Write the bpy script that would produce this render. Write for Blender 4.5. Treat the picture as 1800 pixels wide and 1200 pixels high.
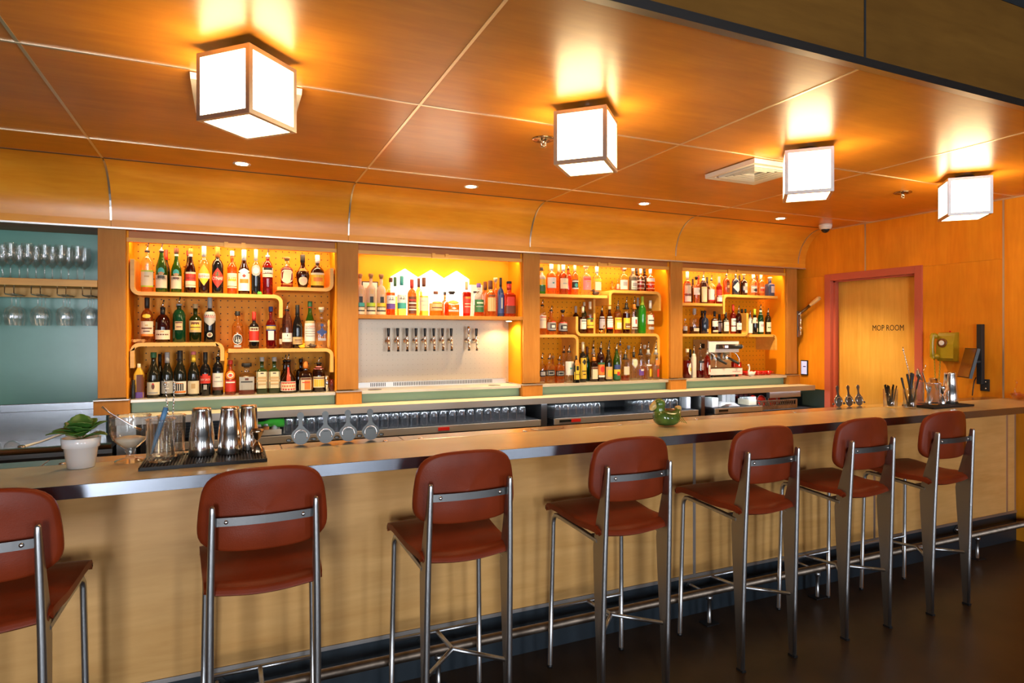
import bpy, math, random
from math import sin, cos, pi, radians as R, hypot
random.seed(7)
for o in list(bpy.data.objects): bpy.data.objects.remove(o)
SC = bpy.context.scene
COL = SC.collection

# ------------------------------------------------------------------ camera, world, lights, exposure
cd = bpy.data.cameras.new('camera'); cam = bpy.data.objects.new('camera', cd); COL.objects.link(cam)
cam.location = (0, 0, 1.5); cam.rotation_euler = (R(90), 0, R(-24.1556))
cd.sensor_width = 36; cd.lens = 22.006; cd.shift_y = -0.0072; cd.clip_start = .05; cd.clip_end = 60
SC.camera = cam
SC.view_settings.view_transform = 'Standard'; SC.view_settings.look = 'None'
SC.view_settings.exposure = 0.8; SC.view_settings.gamma = 1; SC.view_settings.use_curve_mapping = False
SC.cycles.use_denoising = True
SC.cycles.max_bounces = 12; SC.cycles.transparent_max_bounces = 24; SC.cycles.diffuse_bounces = 5; SC.cycles.glossy_bounces = 5
SC.cycles.sample_clamp_indirect = 6; SC.cycles.caustics_reflective = False; SC.cycles.caustics_refractive = False
W = bpy.data.worlds.new('world'); SC.world = W; W.use_nodes = True
W.node_tree.nodes['Background'].inputs[0].default_value = (.62, .78, 1, 1); W.node_tree.nodes['Background'].inputs[1].default_value = 1.2
WARM = (1, .72, .36)          # lamps and LED strips
DAY = (.86, .92, 1.0)         # daylight through the front windows
LAMP_GLOW, LED_GLOW, LANTERN_GLOW, DOWN_W, DAY_W = 10.0, 38.0, 2.3, 86.0, 78.0
def area(name, loc, rot, sx, sy, power, col):
    l = bpy.data.lights.new(name, 'AREA'); l.shape = 'RECTANGLE'; l.size = sx; l.size_y = sy; l.energy = power; l.color = col
    o = bpy.data.objects.new(name, l); COL.objects.link(o); o.location = loc; o.rotation_euler = rot; return o
FRONT_Y = -4.6
WIN = [(-2.1, -1.2, .25, 2.4, 1.6), (.7, 1.6, .25, 2.4, .65), (3.7, 4.6, .25, 2.4, .55)]     # x0, x1, z0, z1, share of daylight
for x0, x1, z0, z1, k in WIN:
    area('window_daylight', ((x0+x1)/2, FRONT_Y+.03, (z0+z1)/2), (R(90), 0, 0), x1-x0-.05, z1-z0-.05, DAY_W*k, DAY).rotation_euler = (R(90), 0, 0)

# ------------------------------------------------------------------ materials
MATS = {}
def nodes(name):
    m = bpy.data.materials.new(name); m.use_nodes = True; nt = m.node_tree
    return m, nt, nt.nodes['Principled BSDF']
def mat(name, col, rough=.5, metal=0, spec=.5, coat=0, bump=0, bscale=200, var=0, vscale=8, emit=0, aniso=None):
    if name in MATS: return MATS[name]
    m, nt, p = nodes(name)
    p.inputs['Base Color'].default_value = (*col, 1); p.inputs['Roughness'].default_value = rough
    p.inputs['Metallic'].default_value = metal; p.inputs['Specular IOR Level'].default_value = spec
    p.inputs['Coat Weight'].default_value = coat
    tc = nt.nodes.new('ShaderNodeTexCoord')
    if emit: p.inputs['Emission Color'].default_value = (*col, 1); p.inputs['Emission Strength'].default_value = emit
    if var:
        n = nt.nodes.new('ShaderNodeTexNoise'); n.inputs['Scale'].default_value = vscale; n.inputs['Detail'].default_value = 5
        nt.links.new(tc.outputs['Object'], n.inputs['Vector'])
        r = nt.nodes.new('ShaderNodeValToRGB'); r.color_ramp.elements[0].position = .3; r.color_ramp.elements[1].position = .7
        r.color_ramp.elements[0].color = (*[c*(1-var) for c in col], 1); r.color_ramp.elements[1].color = (*[min(1, c*(1+var)) for c in col], 1)
        nt.links.new(n.outputs['Fac'], r.inputs['Fac']); nt.links.new(r.outputs['Color'], p.inputs['Base Color'])
    if bump:
        n = nt.nodes.new('ShaderNodeTexNoise'); n.inputs['Scale'].default_value = bscale; n.inputs['Detail'].default_value = 3
        mp = nt.nodes.new('ShaderNodeMapping'); nt.links.new(tc.outputs['Object'], mp.inputs['Vector'])
        if aniso: mp.inputs['Scale'].default_value = aniso
        nt.links.new(mp.outputs['Vector'], n.inputs['Vector'])
        b = nt.nodes.new('ShaderNodeBump'); b.inputs['Strength'].default_value = bump; b.inputs['Distance'].default_value = .002
        nt.links.new(n.outputs['Fac'], b.inputs['Height']); nt.links.new(b.outputs['Normal'], p.inputs['Normal'])
    MATS[name] = m; return m
def wood(name, lo, hi, grain, rough=.3, spec=.5, coat=0.0, fig=1.0):
    """maple veneer: grain = mapping scale (small along the grain)"""
    m, nt, p = nodes(name); L = nt.links
    tc = nt.nodes.new('ShaderNodeTexCoord'); oi = nt.nodes.new('ShaderNodeObjectInfo')
    ad = nt.nodes.new('ShaderNodeVectorMath'); ad.operation = 'ADD'
    cm = nt.nodes.new('ShaderNodeCombineXYZ'); ml = nt.nodes.new('ShaderNodeMath'); ml.operation = 'MULTIPLY'; ml.inputs[1].default_value = 17
    L.new(oi.outputs['Random'], ml.inputs[0])
    for i in range(3): L.new(ml.outputs[0], cm.inputs[i])
    L.new(tc.outputs['Object'], ad.inputs[0]); L.new(cm.outputs[0], ad.inputs[1])
    mp = nt.nodes.new('ShaderNodeMapping'); mp.inputs['Scale'].default_value = grain; L.new(ad.outputs[0], mp.inputs['Vector'])
    n1 = nt.nodes.new('ShaderNodeTexNoise'); n1.inputs['Scale'].default_value = 1.0; n1.inputs['Detail'].default_value = 6; n1.inputs['Distortion'].default_value = 1.2
    n2 = nt.nodes.new('ShaderNodeTexNoise'); n2.inputs['Scale'].default_value = 6.0; n2.inputs['Detail'].default_value = 4
    L.new(mp.outputs[0], n1.inputs['Vector']); L.new(mp.outputs[0], n2.inputs['Vector'])
    mx = nt.nodes.new('ShaderNodeMix'); mx.data_type = 'FLOAT'; mx.inputs[0].default_value = .35
    L.new(n1.outputs['Fac'], mx.inputs[2]); L.new(n2.outputs['Fac'], mx.inputs[3])
    r = nt.nodes.new('ShaderNodeValToRGB'); e = r.color_ramp.elements
    e[0].position = .5-.2*fig; e[1].position = .5+.2*fig; e[0].color = (*lo, 1); e[1].color = (*hi, 1)
    L.new(mx.outputs[0], r.inputs['Fac'])
    n3 = nt.nodes.new('ShaderNodeTexNoise'); n3.inputs['Scale'].default_value = 2.2; n3.inputs['Detail'].default_value = 3
    L.new(ad.outputs[0], n3.inputs['Vector'])
    mr = nt.nodes.new('ShaderNodeMapRange'); mr.inputs[1].default_value = .3; mr.inputs[2].default_value = .7; mr.inputs[3].default_value = .86; mr.inputs[4].default_value = 1.1
    L.new(n3.outputs['Fac'], mr.inputs[0])
    mu = nt.nodes.new('ShaderNodeVectorMath'); mu.operation = 'SCALE'; L.new(r.outputs['Color'], mu.inputs[0]); L.new(mr.outputs[0], mu.inputs['Scale'])
    L.new(mu.outputs[0], p.inputs['Base Color'])
    p.inputs['Roughness'].default_value = rough; p.inputs['Specular IOR Level'].default_value = spec
    p.inputs['Coat Weight'].default_value = coat; p.inputs['Coat Roughness'].default_value = .12
    MATS[name] = m; return m
def glass(name, tint, diff=0.0, rough=.03, dcol=None, edge=.85):
    """thin-walled glass or liquid: tinted transparency, a little body colour, glossy towards grazing angles"""
    m = bpy.data.materials.new(name); m.use_nodes = True; nt = m.node_tree; L = nt.links
    for n in list(nt.nodes): nt.nodes.remove(n)
    out = nt.nodes.new('ShaderNodeOutputMaterial')
    t = nt.nodes.new('ShaderNodeBsdfTransparent'); t.inputs[0].default_value = (*tint, 1)
    g = nt.nodes.new('ShaderNodeBsdfGlossy'); g.inputs['Roughness'].default_value = rough; g.inputs[0].default_value = (.95, .95, .95, 1)
    lw = nt.nodes.new('ShaderNodeLayerWeight'); lw.inputs[0].default_value = .5
    pw = nt.nodes.new('ShaderNodeMath'); pw.operation = 'POWER'; pw.inputs[1].default_value = 3.5; L.new(lw.outputs['Facing'], pw.inputs[0])
    ma = nt.nodes.new('ShaderNodeMath'); ma.operation = 'MULTIPLY_ADD'; ma.inputs[1].default_value = edge; ma.inputs[2].default_value = .05 if not name.startswith('g_') else .09; L.new(pw.outputs[0], ma.inputs[0])
    base = t.outputs[0]
    if diff:
        d = nt.nodes.new('ShaderNodeBsdfDiffuse'); d.inputs[0].default_value = (*(dcol or tint), 1)
        tr = nt.nodes.new('ShaderNodeBsdfTranslucent'); tr.inputs[0].default_value = (*(dcol or tint), 1)
        m2 = nt.nodes.new('ShaderNodeMixShader'); m2.inputs[0].default_value = .5; L.new(d.outputs[0], m2.inputs[1]); L.new(tr.outputs[0], m2.inputs[2])
        mm = nt.nodes.new('ShaderNodeMixShader'); mm.inputs[0].default_value = diff; L.new(base, mm.inputs[1]); L.new(m2.outputs[0], mm.inputs[2]); base = mm.outputs[0]
    mx = nt.nodes.new('ShaderNodeMixShader'); L.new(ma.outputs[0], mx.inputs[0]); L.new(base, mx.inputs[1]); L.new(g.outputs[0], mx.inputs[2])
    L.new(mx.outputs[0], out.inputs['Surface'])
    MATS[name] = m; return m
def emis(name, col, k):
    m = bpy.data.materials.new(name); m.use_nodes = True; nt = m.node_tree
    p = nt.nodes['Principled BSDF']; p.inputs['Base Color'].default_value = (.8, .8, .8, 1); p.inputs['Emission Color'].default_value = (*col, 1); p.inputs['Emission Strength'].default_value = k
    MATS[name] = m; return m
def holes(name, col, pitch, hole, rough=.4, metal=0, hcol=(.05, .02, .005), origin=(0, 0, 0)):
    """panel drilled on a square grid in its x-z plane"""
    m, nt, p = nodes(name); L = nt.links; p.inputs['Specular IOR Level'].default_value = .15 if not metal else .5
    tc = nt.nodes.new('ShaderNodeTexCoord'); sp = nt.nodes.new('ShaderNodeSeparateXYZ'); L.new(tc.outputs['Object'], sp.inputs[0])
    sq = []
    for ax in (0, 2):
        a = nt.nodes.new('ShaderNodeMath'); a.operation = 'DIVIDE'; a.inputs[1].default_value = pitch; L.new(sp.outputs[ax], a.inputs[0])
        f = nt.nodes.new('ShaderNodeMath'); f.operation = 'FRACT'; L.new(a.outputs[0], f.inputs[0])
        s = nt.nodes.new('ShaderNodeMath'); s.operation = 'SUBTRACT'; s.inputs[1].default_value = .5; L.new(f.outputs[0], s.inputs[0])
        q = nt.nodes.new('ShaderNodeMath'); q.operation = 'POWER'; q.inputs[1].default_value = 2; L.new(s.outputs[0], q.inputs[0]); sq.append(q)
    ad = nt.nodes.new('ShaderNodeMath'); L.new(sq[0].outputs[0], ad.inputs[0]); L.new(sq[1].outputs[0], ad.inputs[1])
    lt = nt.nodes.new('ShaderNodeMath'); lt.operation = 'LESS_THAN'; lt.inputs[1].default_value = (hole/pitch)**2; L.new(ad.outputs[0], lt.inputs[0])
    mx = nt.nodes.new('ShaderNodeMix'); mx.data_type = 'RGBA'; L.new(lt.outputs[0], mx.inputs[0])
    mx.inputs[6].default_value = (*col, 1); mx.inputs[7].default_value = (*hcol, 1)
    L.new(mx.outputs[2], p.inputs['Base Color']); p.inputs['Roughness'].default_value = rough; p.inputs['Metallic'].default_value = metal
    MATS[name] = m; return m

OR_LO, OR_HI = (.66, .225, .018), (.80, .315, .030)
wood('ceiling_ply', OR_LO, OR_HI, (1.2, 9, 9), rough=.30, spec=.5)
wood('cove_ply', (.76, .275, .016), (.90, .40, .032), (1.2, 9, 9), rough=.3)
wood('wall_ply', (.78, .25, .010), (.92, .36, .020), (9, 9, 1.0), rough=.42, spec=.3)
wood('pillar_ply', (.43, .165, .026), (.54, .235, .046), (12, 12, 1.4), rough=.5, spec=.2)
wood('shelf_ply', (.68, .33, .055), (.80, .44, .09), (2, 14, 14), rough=.45)
wood('bar_ply', (.64, .32, .085), (.80, .45, .15), (1.2, 8, 9), rough=.4)
wood('fascia_ply', (.155, .066, .010), (.22, .10, .016), (1.2, 8, 9), rough=.35)
wood('door_ply', (.80, .42, .06), (.92, .56, .11), (14, 14, .9), rough=.42, fig=.8)
wood('handle_wood', (.45, .2, .06), (.62, .34, .12), (4, 4, 20), rough=.4)
wood('header_ply', (.42, .13, .02), (.52, .18, .03), (2, 12, 12), rough=.5)
holes('pegboard', (.84, .33, .010), .045, .0042)
mat('bay_yellow', (.86, .335, .010), .5, spec=.15)
holes('tap_steel', (.55, .46, .35), .040, .0026, rough=.40, metal=.5, hcol=(.36, .29, .21))
mat('steel', (.62, .60, .57), .28, 1, bump=.08, bscale=60, aniso=(1, 30, 30))
mat('steel_dark', (.30, .28, .27), .3, 1)
mat('edge_steel', (.25, .27, .31), .25, 1); mat('splash_steel', (.42, .44, .47), .24, 1, bump=.08, bscale=60, aniso=(1, 30, 30))
mat('zinc', (.60, .58, .56), .25, 1)
mat('front_steel', (.50, .475, .46), .42, .65, bump=.05, bscale=60, aniso=(1, 30, 30)); mat('ledge_steel', (.66, .63, .57), .33, .45); mat('alu', (.62, .58, .55), .34, .9)
mat('chrome', (.80, .79, .78), .15, 1); mat('strainer_steel', (.10, .10, .095), .38, 1)
mat('tube_steel', (.52, .53, .54), .34, 1, bump=.05, bscale=40, aniso=(8, 8, 1))
mat('strap_steel', (.15, .15, .15), .42, 1); mat('fin_steel', (.40, .37, .33), .42, 1, bump=.05, bscale=40, aniso=(8, 8, 1))
mat('rail_steel', (.28, .22, .17), .42, 1, var=.3, vscale=20)
mat('seam_metal', (.82, .68, .48), .3, .8)
mat('dark_metal', (.05, .055, .06), .4, .5)
mat('black', (.012, .012, .013), .35); mat('black_rubber', (.010, .010, .011), .6); mat('black_matt', (.02, .02, .022), .6)
mat('kick', (.014, .022, .030), .4)
mat('leather', (.22, .030, .007), .40, spec=.2, bump=.18, bscale=260, var=.14, vscale=9)
mat('bar_top', (.52, .46, .31), .25, spec=.6, var=.06, vscale=5, bump=.05, bscale=30, aniso=(1, 18, 1))
mat('counter_top', (.58, .55, .44), .4)
mat('teal', (.13, .33, .26), .26, var=.08, vscale=2.5)
mat('sage', (.25, .42, .33), .35); mat('dado', (.028, .045, .042), .4)
mat('pink', (.56, .125, .075), .42)
mat('white', (.80, .79, .76), .35); mat('white_gloss', (.82, .82, .81), .12, coat=.3)
mat('plaster_dark', (.045, .042, .04), .8)
mat('room_wall', (.20, .19, .18), .8)
mat('concrete', (.050, .026, .010), .34, spec=.5, var=.35, vscale=3.5, bump=.04, bscale=30)
mat('phone_yellow', (.42, .30, .012), .25, coat=.2)
mat('leaf', (.055, .16, .022), .4, var=.3, vscale=25); mat('stalk', (.25, .2, .08), .5)
mat('red_label', (.62, .02, .012), .4); mat('red_gloss', (.62, .015, .008), .2); mat('blue_plastic', (.12, .28, .48), .35)
mat('glaze', (.075, .15, .025), .12, coat=.5, var=.5, vscale=16); mat('beak', (.62, .45, .15), .3); mat('brown_glaze', (.20, .07, .015), .15)
mat('duck_yellow', (.85, .52, .02), .4); mat('bird_brown', (.06, .03, .018), .4); mat('gold', (.75, .42, .10), .2, 1); mat('toy_green', (.08, .6, .05), .4)
mat('cork', (.45, .24, .09), .8); mat('ink', (.015, .012, .012), .5); mat('paper', (.75, .74, .72), .7)
mat('bronze', (.45, .33, .22), .2, 1); mat('pale_wood', (.80, .52, .22), .4); mat('amber_bar', (.5, .2, .05), .4)
glass('g_clear', (.93, .94, .93)); glass('g_fine', (.97, .98, .98), diff=.022, rough=.05, dcol=(.8, .85, .85), edge=1.1); glass('g_rib', (.95, .96, .97), diff=.02, rough=.12, dcol=(.9, .95, 1), edge=1.8)
glass('g_mix', (.92, .93, .92), diff=.03, rough=.05, dcol=(.9, .9, .9), edge=1.3); glass('g_swan', (.95, .80, .50), edge=1.0)
for n, c, d, dc in [('green', (.14, .42, .03), .25, (.10, .32, .03)), ('green2', (.03, .26, .10), .3, (.02, .2, .08)), ('green3', (.16, .30, .06), .35, (.10, .20, .05)),
    ('dgreen', (.06, .12, .02), .4, (.03, .06, .012)), ('amber', (.74, .34, .09), .25, (.48, .17, .03)), ('amber2', (.95, .64, .22), .2, (.66, .33, .06)),
    ('damber', (.16, .04, .012), .35, (.08, .02, .008)), ('honey', (.94, .70, .25), .15, (.7, .42, .1)), ('red', (.62, .04, .015), .3, (.42, .02, .01)),
    ('red2', (.84, .27, .06), .25, (.52, .13, .02)), ('dred', (.20, .02, .014), .35, (.09, .01, .008)), ('crimson', (.50, .01, .02), .35, (.34, .008, .014)),
    ('brown', (.25, .08, .02), .3, (.14, .05, .015)), ('orange', (.90, .38, .04), .3, (.66, .22, .02)), ('orange2', (.85, .18, .02), .5, (.7, .1, .012)),
    ('pale', (.95, .93, .82), .05, None), ('rose', (.55, .26, .16), .3, (.35, .15, .09)), ('lime', (.10, .75, .06), .4, (.06, .6, .04)),
    ('pink', (.9, .5, .4), .3, None), ('blue', (.16, .34, .80), .45, (.10, .24, .62)), ('dolive', (.16, .11, .03), .35, (.09, .06, .02)), ('frost', (.85, .82, .74), .6, (.75, .72, .64))]:
    glass('l_'+n, c, d, .04, dc)
mat('l_black', (.006, .006, .007), .07, spec=.6); mat('l_black2', (.010, .011, .007), .07, spec=.6); mat('l_olive', (.12, .10, .065), .5); mat('l_cream', (.75, .70, .58), .4)
mat('l_gold', (.62, .36, .03), .35); mat('l_blue2', (.02, .05, .16), .08, spec=.7); mat('l_blue3', (.012, .022, .05), .07, spec=.7)
PAPER = {'W': (.80, .78, .73), 'C': (.74, .65, .46), 'P': (.70, .58, .44), 'Y': (.80, .52, .04), 'R': (.60, .035, .02), 'O': (.75, .22, .03), 'K': (.015, .014, .014),
         'N': (.03, .06, .22), 'T': (.05, .36, .34), 'G': (.03, .13, .05), 'L': (.42, .38, .46), 'B': (.13, .035, .015), 'S': (.40, .40, .40), 'V': (.14, .06, .34),
         'M': (.42, .58, .04), 'X': (.55, .38, .18), 'Pk': (.72, .20, .22)}
for k, c in PAPER.items(): mat('p_'+k, c, .5)
emis('lamp_glow', WARM, LAMP_GLOW); emis('led_glow', WARM, LED_GLOW); emis('lantern_glow', (1, .88, .66), LANTERN_GLOW); emis('down_glow', WARM, 60); emis('added_cool_glow', (.75, .85, 1), 36)
emis('screen_blue', (.07, .24, .68), .5)

# ------------------------------------------------------------------ mesh helpers
class MB:
    def __init__(s): s.v = []; s.f = []; s.mi = []; s.sm = []
    def add(s, vs, fs, m=0, sm=False):
        b = len(s.v); s.v += [tuple(p) for p in vs]
        for f in fs: s.f.append([i+b for i in f]); s.mi.append(m); s.sm.append(sm)
        return s
    def box(s, x0, x1, y0, y1, z0, z1, m=0):
        v = [(x, y, z) for z in (z0, z1) for y in (y0, y1) for x in (x0, x1)]
        return s.add(v, [(0, 2, 3, 1), (4, 5, 7, 6), (0, 1, 5, 4), (2, 6, 7, 3), (0, 4, 6, 2), (1, 3, 7, 5)], m)
    def prism(s, poly, a0, a1, axis='y', m=0, sm=False):
        """poly: 2D points; extruded along axis (y: poly is x,z; x: poly is y,z; z: poly is x,y)"""
        P = {'y': lambda p, a: (p[0], a, p[1]), 'x': lambda p, a: (a, p[0], p[1]), 'z': lambda p, a: (p[0], p[1], a)}[axis]
        n = len(poly); v = [P(p, a0) for p in poly]+[P(p, a1) for p in poly]
        s.add(v, [(i, (i+1) % n, n+(i+1) % n, n+i) for i in range(n)], m, sm)
        s.add(v, [tuple(range(n))[::-1], tuple(range(n, 2*n))], m, False); return s
    def lathe(s, prof, n=20, c=(0, 0, 0), m=0, mfun=None, pw=None, sy=1, sm=True, cap0=True, cap1=True, flute=0, nf=0, ang=0):
        b = len(s.v); k = len(prof)
        for r, z in prof:
            for i in range(n):
                a = 2*pi*i/n+ang; rr = r
                if pw: rr = r/(abs(cos(a))**pw+abs(sin(a))**pw)**(1/pw)
                if flute: rr *= 1+flute*cos(nf*a)
                s.v.append((c[0]+rr*cos(a), c[1]+rr*sin(a)*sy, c[2]+z))
        for j in range(k-1):
            mm = mfun((prof[j][1]+prof[j+1][1])/2) if mfun else m
            for i in range(n):
                s.f.append([b+j*n+i, b+j*n+(i+1) % n, b+(j+1)*n+(i+1) % n, b+(j+1)*n+i]); s.mi.append(mm); s.sm.append(sm)
        if cap0: s.f.append([b+i for i in range(n)][::-1]); s.mi.append(mfun(prof[0][1]) if mfun else m); s.sm.append(False)
        if cap1: s.f.append([b+(k-1)*n+i for i in range(n)]); s.mi.append(mfun(prof[-1][1]) if mfun else m); s.sm.append(False)
        return s
    def tube(s, path, r, n=10, m=0, closed=False, sm=True, sx=1.0):
        from mathutils import Vector
        P = [Vector(p) for p in path]; k = len(P); b = len(s.v); up = None
        rs = r if isinstance(r, (list, tuple)) else [r]*k
        for i in range(k):
            if closed: t = P[(i+1) % k]-P[i-1]
            else: t = P[min(i+1, k-1)]-P[max(i-1, 0)]
            t.normalize()
            if up is None:
                up = Vector((0, 0, 1)) if abs(t.z) < .9 else Vector((0, 1, 0))
            u = t.cross(up); u.normalize(); up = u.cross(t); up.normalize()
            for j in range(n):
                a = 2*pi*j/n; q = P[i]+u*(rs[i]*sx*cos(a))+up*(rs[i]*sin(a)); s.v.append(tuple(q))
        for i in range(k if closed else k-1):
            for j in range(n):
                i2 = (i+1) % k
                s.f.append([b+i*n+j, b+i2*n+j, b+i2*n+(j+1) % n, b+i*n+(j+1) % n][::-1]); s.mi.append(m); s.sm.append(sm)
        if not closed:
            s.f.append([b+j for j in range(n)]); s.mi.append(m); s.sm.append(False)
            s.f.append([b+(k-1)*n+j for j in range(n)][::-1]); s.mi.append(m); s.sm.append(False)
        return s
    def ell(s, c, r, n=16, k=10, m=0):
        return s.lathe([(max(1e-4, sin(pi*i/k)), -cos(pi*i/k)) for i in range(k+1)], n, (0, 0, 0), m, cap0=False, cap1=False)._xf(n*(k+1), c, r)
    def _xf(s, cnt, c, r):
        for i in range(len(s.v)-cnt, len(s.v)):
            x, y, z = s.v[i]; s.v[i] = (c[0]+x*r[0], c[1]+y*r[1], c[2]+z*r[2])
        return s
    def loft(s, rings, m=0, sm=True, caps=True):
        b = len(s.v); n = len(rings[0])
        for r in rings: s.v += [tuple(p) for p in r]
        for j in range(len(rings)-1):
            for i in range(n):
                s.f.append([b+j*n+i, b+j*n+(i+1) % n, b+(j+1)*n+(i+1) % n, b+(j+1)*n+i]); s.mi.append(m); s.sm.append(sm)
        if caps:
            s.f.append([b+i for i in range(n)][::-1]); s.mi.append(m); s.sm.append(False)
            s.f.append([b+(len(rings)-1)*n+i for i in range(n)]); s.mi.append(m); s.sm.append(False)
        return s
    def grid(s, fn, nu, nv, m=0, sm=True, th=None):
        """surface fn(u,v)->(x,y,z), u,v in 0..1; th: thickness vector function for a closed slab"""
        b = len(s.v)
        for j in range(nv+1):
            for i in range(nu+1): s.v.append(tuple(fn(i/nu, j/nv)))
        for j in range(nv):
            for i in range(nu):
                a = b+j*(nu+1)+i; s.f.append([a, a+1, a+nu+2, a+nu+1]); s.mi.append(m); s.sm.append(sm)
        return s
    def build(s, name, mats, parent=None, bevel=0, seg=2, solid=0, sub=0):
        me = bpy.data.meshes.new(name); me.from_pydata(s.v, [], s.f)
        mats = mats if isinstance(mats, (list, tuple)) else [mats]
        for q in mats: me.materials.append(MATS[q])
        me.polygons.foreach_set('material_index', s.mi); me.polygons.foreach_set('use_smooth', s.sm); me.update()
        o = bpy.data.objects.new(name, me); COL.objects.link(o)
        if parent: o.parent = parent
        if solid: q = o.modifiers.new('s', 'SOLIDIFY'); q.thickness = solid; q.offset = 0
        if bevel: q = o.modifiers.new('b', 'BEVEL'); q.width = bevel; q.segments = seg; q.limit_method = 'ANGLE'; q.angle_limit = R(40)
        if sub: q = o.modifiers.new('u', 'SUBSURF'); q.levels = sub; q.render_levels = sub
        return o
def tag(o, label, cat, group=None):
    o['label'] = label; o['category'] = cat
    if group: o['group'] = group
    return o
def thing(name, label, cat, loc=(0, 0, 0), rz=0, group=None):
    o = bpy.data.objects.new(name, None); COL.objects.link(o); o.location = loc; o.rotation_euler = (0, 0, rz); o.empty_display_size = .05
    return tag(o, label, cat, group)
def struct(o): o['kind'] = 'structure'; return o
def sempty(name):
    o = bpy.data.objects.new(name, None); COL.objects.link(o); return struct(o)
def dup(root, loc, rz=None, label=None):
    r = root.copy(); COL.objects.link(r); r.location = loc
    if rz is not None: r.rotation_euler = (0, 0, rz)
    if label: r['label'] = label
    for ch in list(root.children):
        c = ch.copy(); COL.objects.link(c); c.parent = r
        for g in list(ch.children):
            d = g.copy(); COL.objects.link(d); d.parent = c
    return r
def text_mesh(txt, width=None, height=None):
    c = bpy.data.curves.new('t', 'FONT'); c.body = txt; c.align_x = 'CENTER'; c.align_y = 'CENTER'; c.resolution_u = 2; c.fill_mode = 'FRONT'
    o = bpy.data.objects.new('t', c); COL.objects.link(o); bpy.context.view_layer.update()
    dg = bpy.context.evaluated_depsgraph_get(); me = bpy.data.meshes.new_from_object(o.evaluated_get(dg))
    vs = [tuple(v.co) for v in me.vertices]; fs = [tuple(p.vertices) for p in me.polygons]
    bpy.data.objects.remove(o); bpy.data.curves.remove(c); bpy.data.meshes.remove(me)
    x0 = min(v[0] for v in vs); x1 = max(v[0] for v in vs); y0 = min(v[1] for v in vs); y1 = max(v[1] for v in vs)
    sx = width/(x1-x0) if width else None; sy = height/(y1-y0) if height else None
    sx = sx or sy; sy = sy or sx
    return [((v[0]-(x0+x1)/2)*sx, (v[1]-(y0+y1)/2)*sy) for v in vs], fs
def arc(cx, cz, r, a0, a1, n=7): return [(cx+r*cos(R(a0+(a1-a0)*i/n)), cz+r*sin(R(a0+(a1-a0)*i/n))) for i in range(n+1)]
SHELF_INFO = {
    'A1': (1.768, 'long top shelf, first bay'),
    'A2': (1.824, 'short upper shelf, first bay'),
    'A3': (1.446, 'left middle shelf, first bay'),
    'A4': (1.401, 'right middle shelf, first bay'),
    'A5': (1.096, 'steel ledge, first bay'),
    'B1': (1.641, 'shelf above the taps'),
    'C1': (1.829, 'top left shelf, third bay'),
    'C2': (1.879, 'top right shelf, third bay'),
    'C3': (1.496, 'left middle shelf, third bay'),
    'C4': (1.505, 'right middle shelf, third bay'),
    'C5': (1.096, 'steel ledge, third bay'),
    'D1': (1.785, 'top left shelf, last bay'),
    'D2': (1.874, 'top right shelf, last bay'),
    'D3': (1.503, 'left middle shelf, last bay'),
    'D4': (1.497, 'right middle shelf, last bay'),
    'D5': (1.096, 'steel ledge, last bay'),
}
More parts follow.
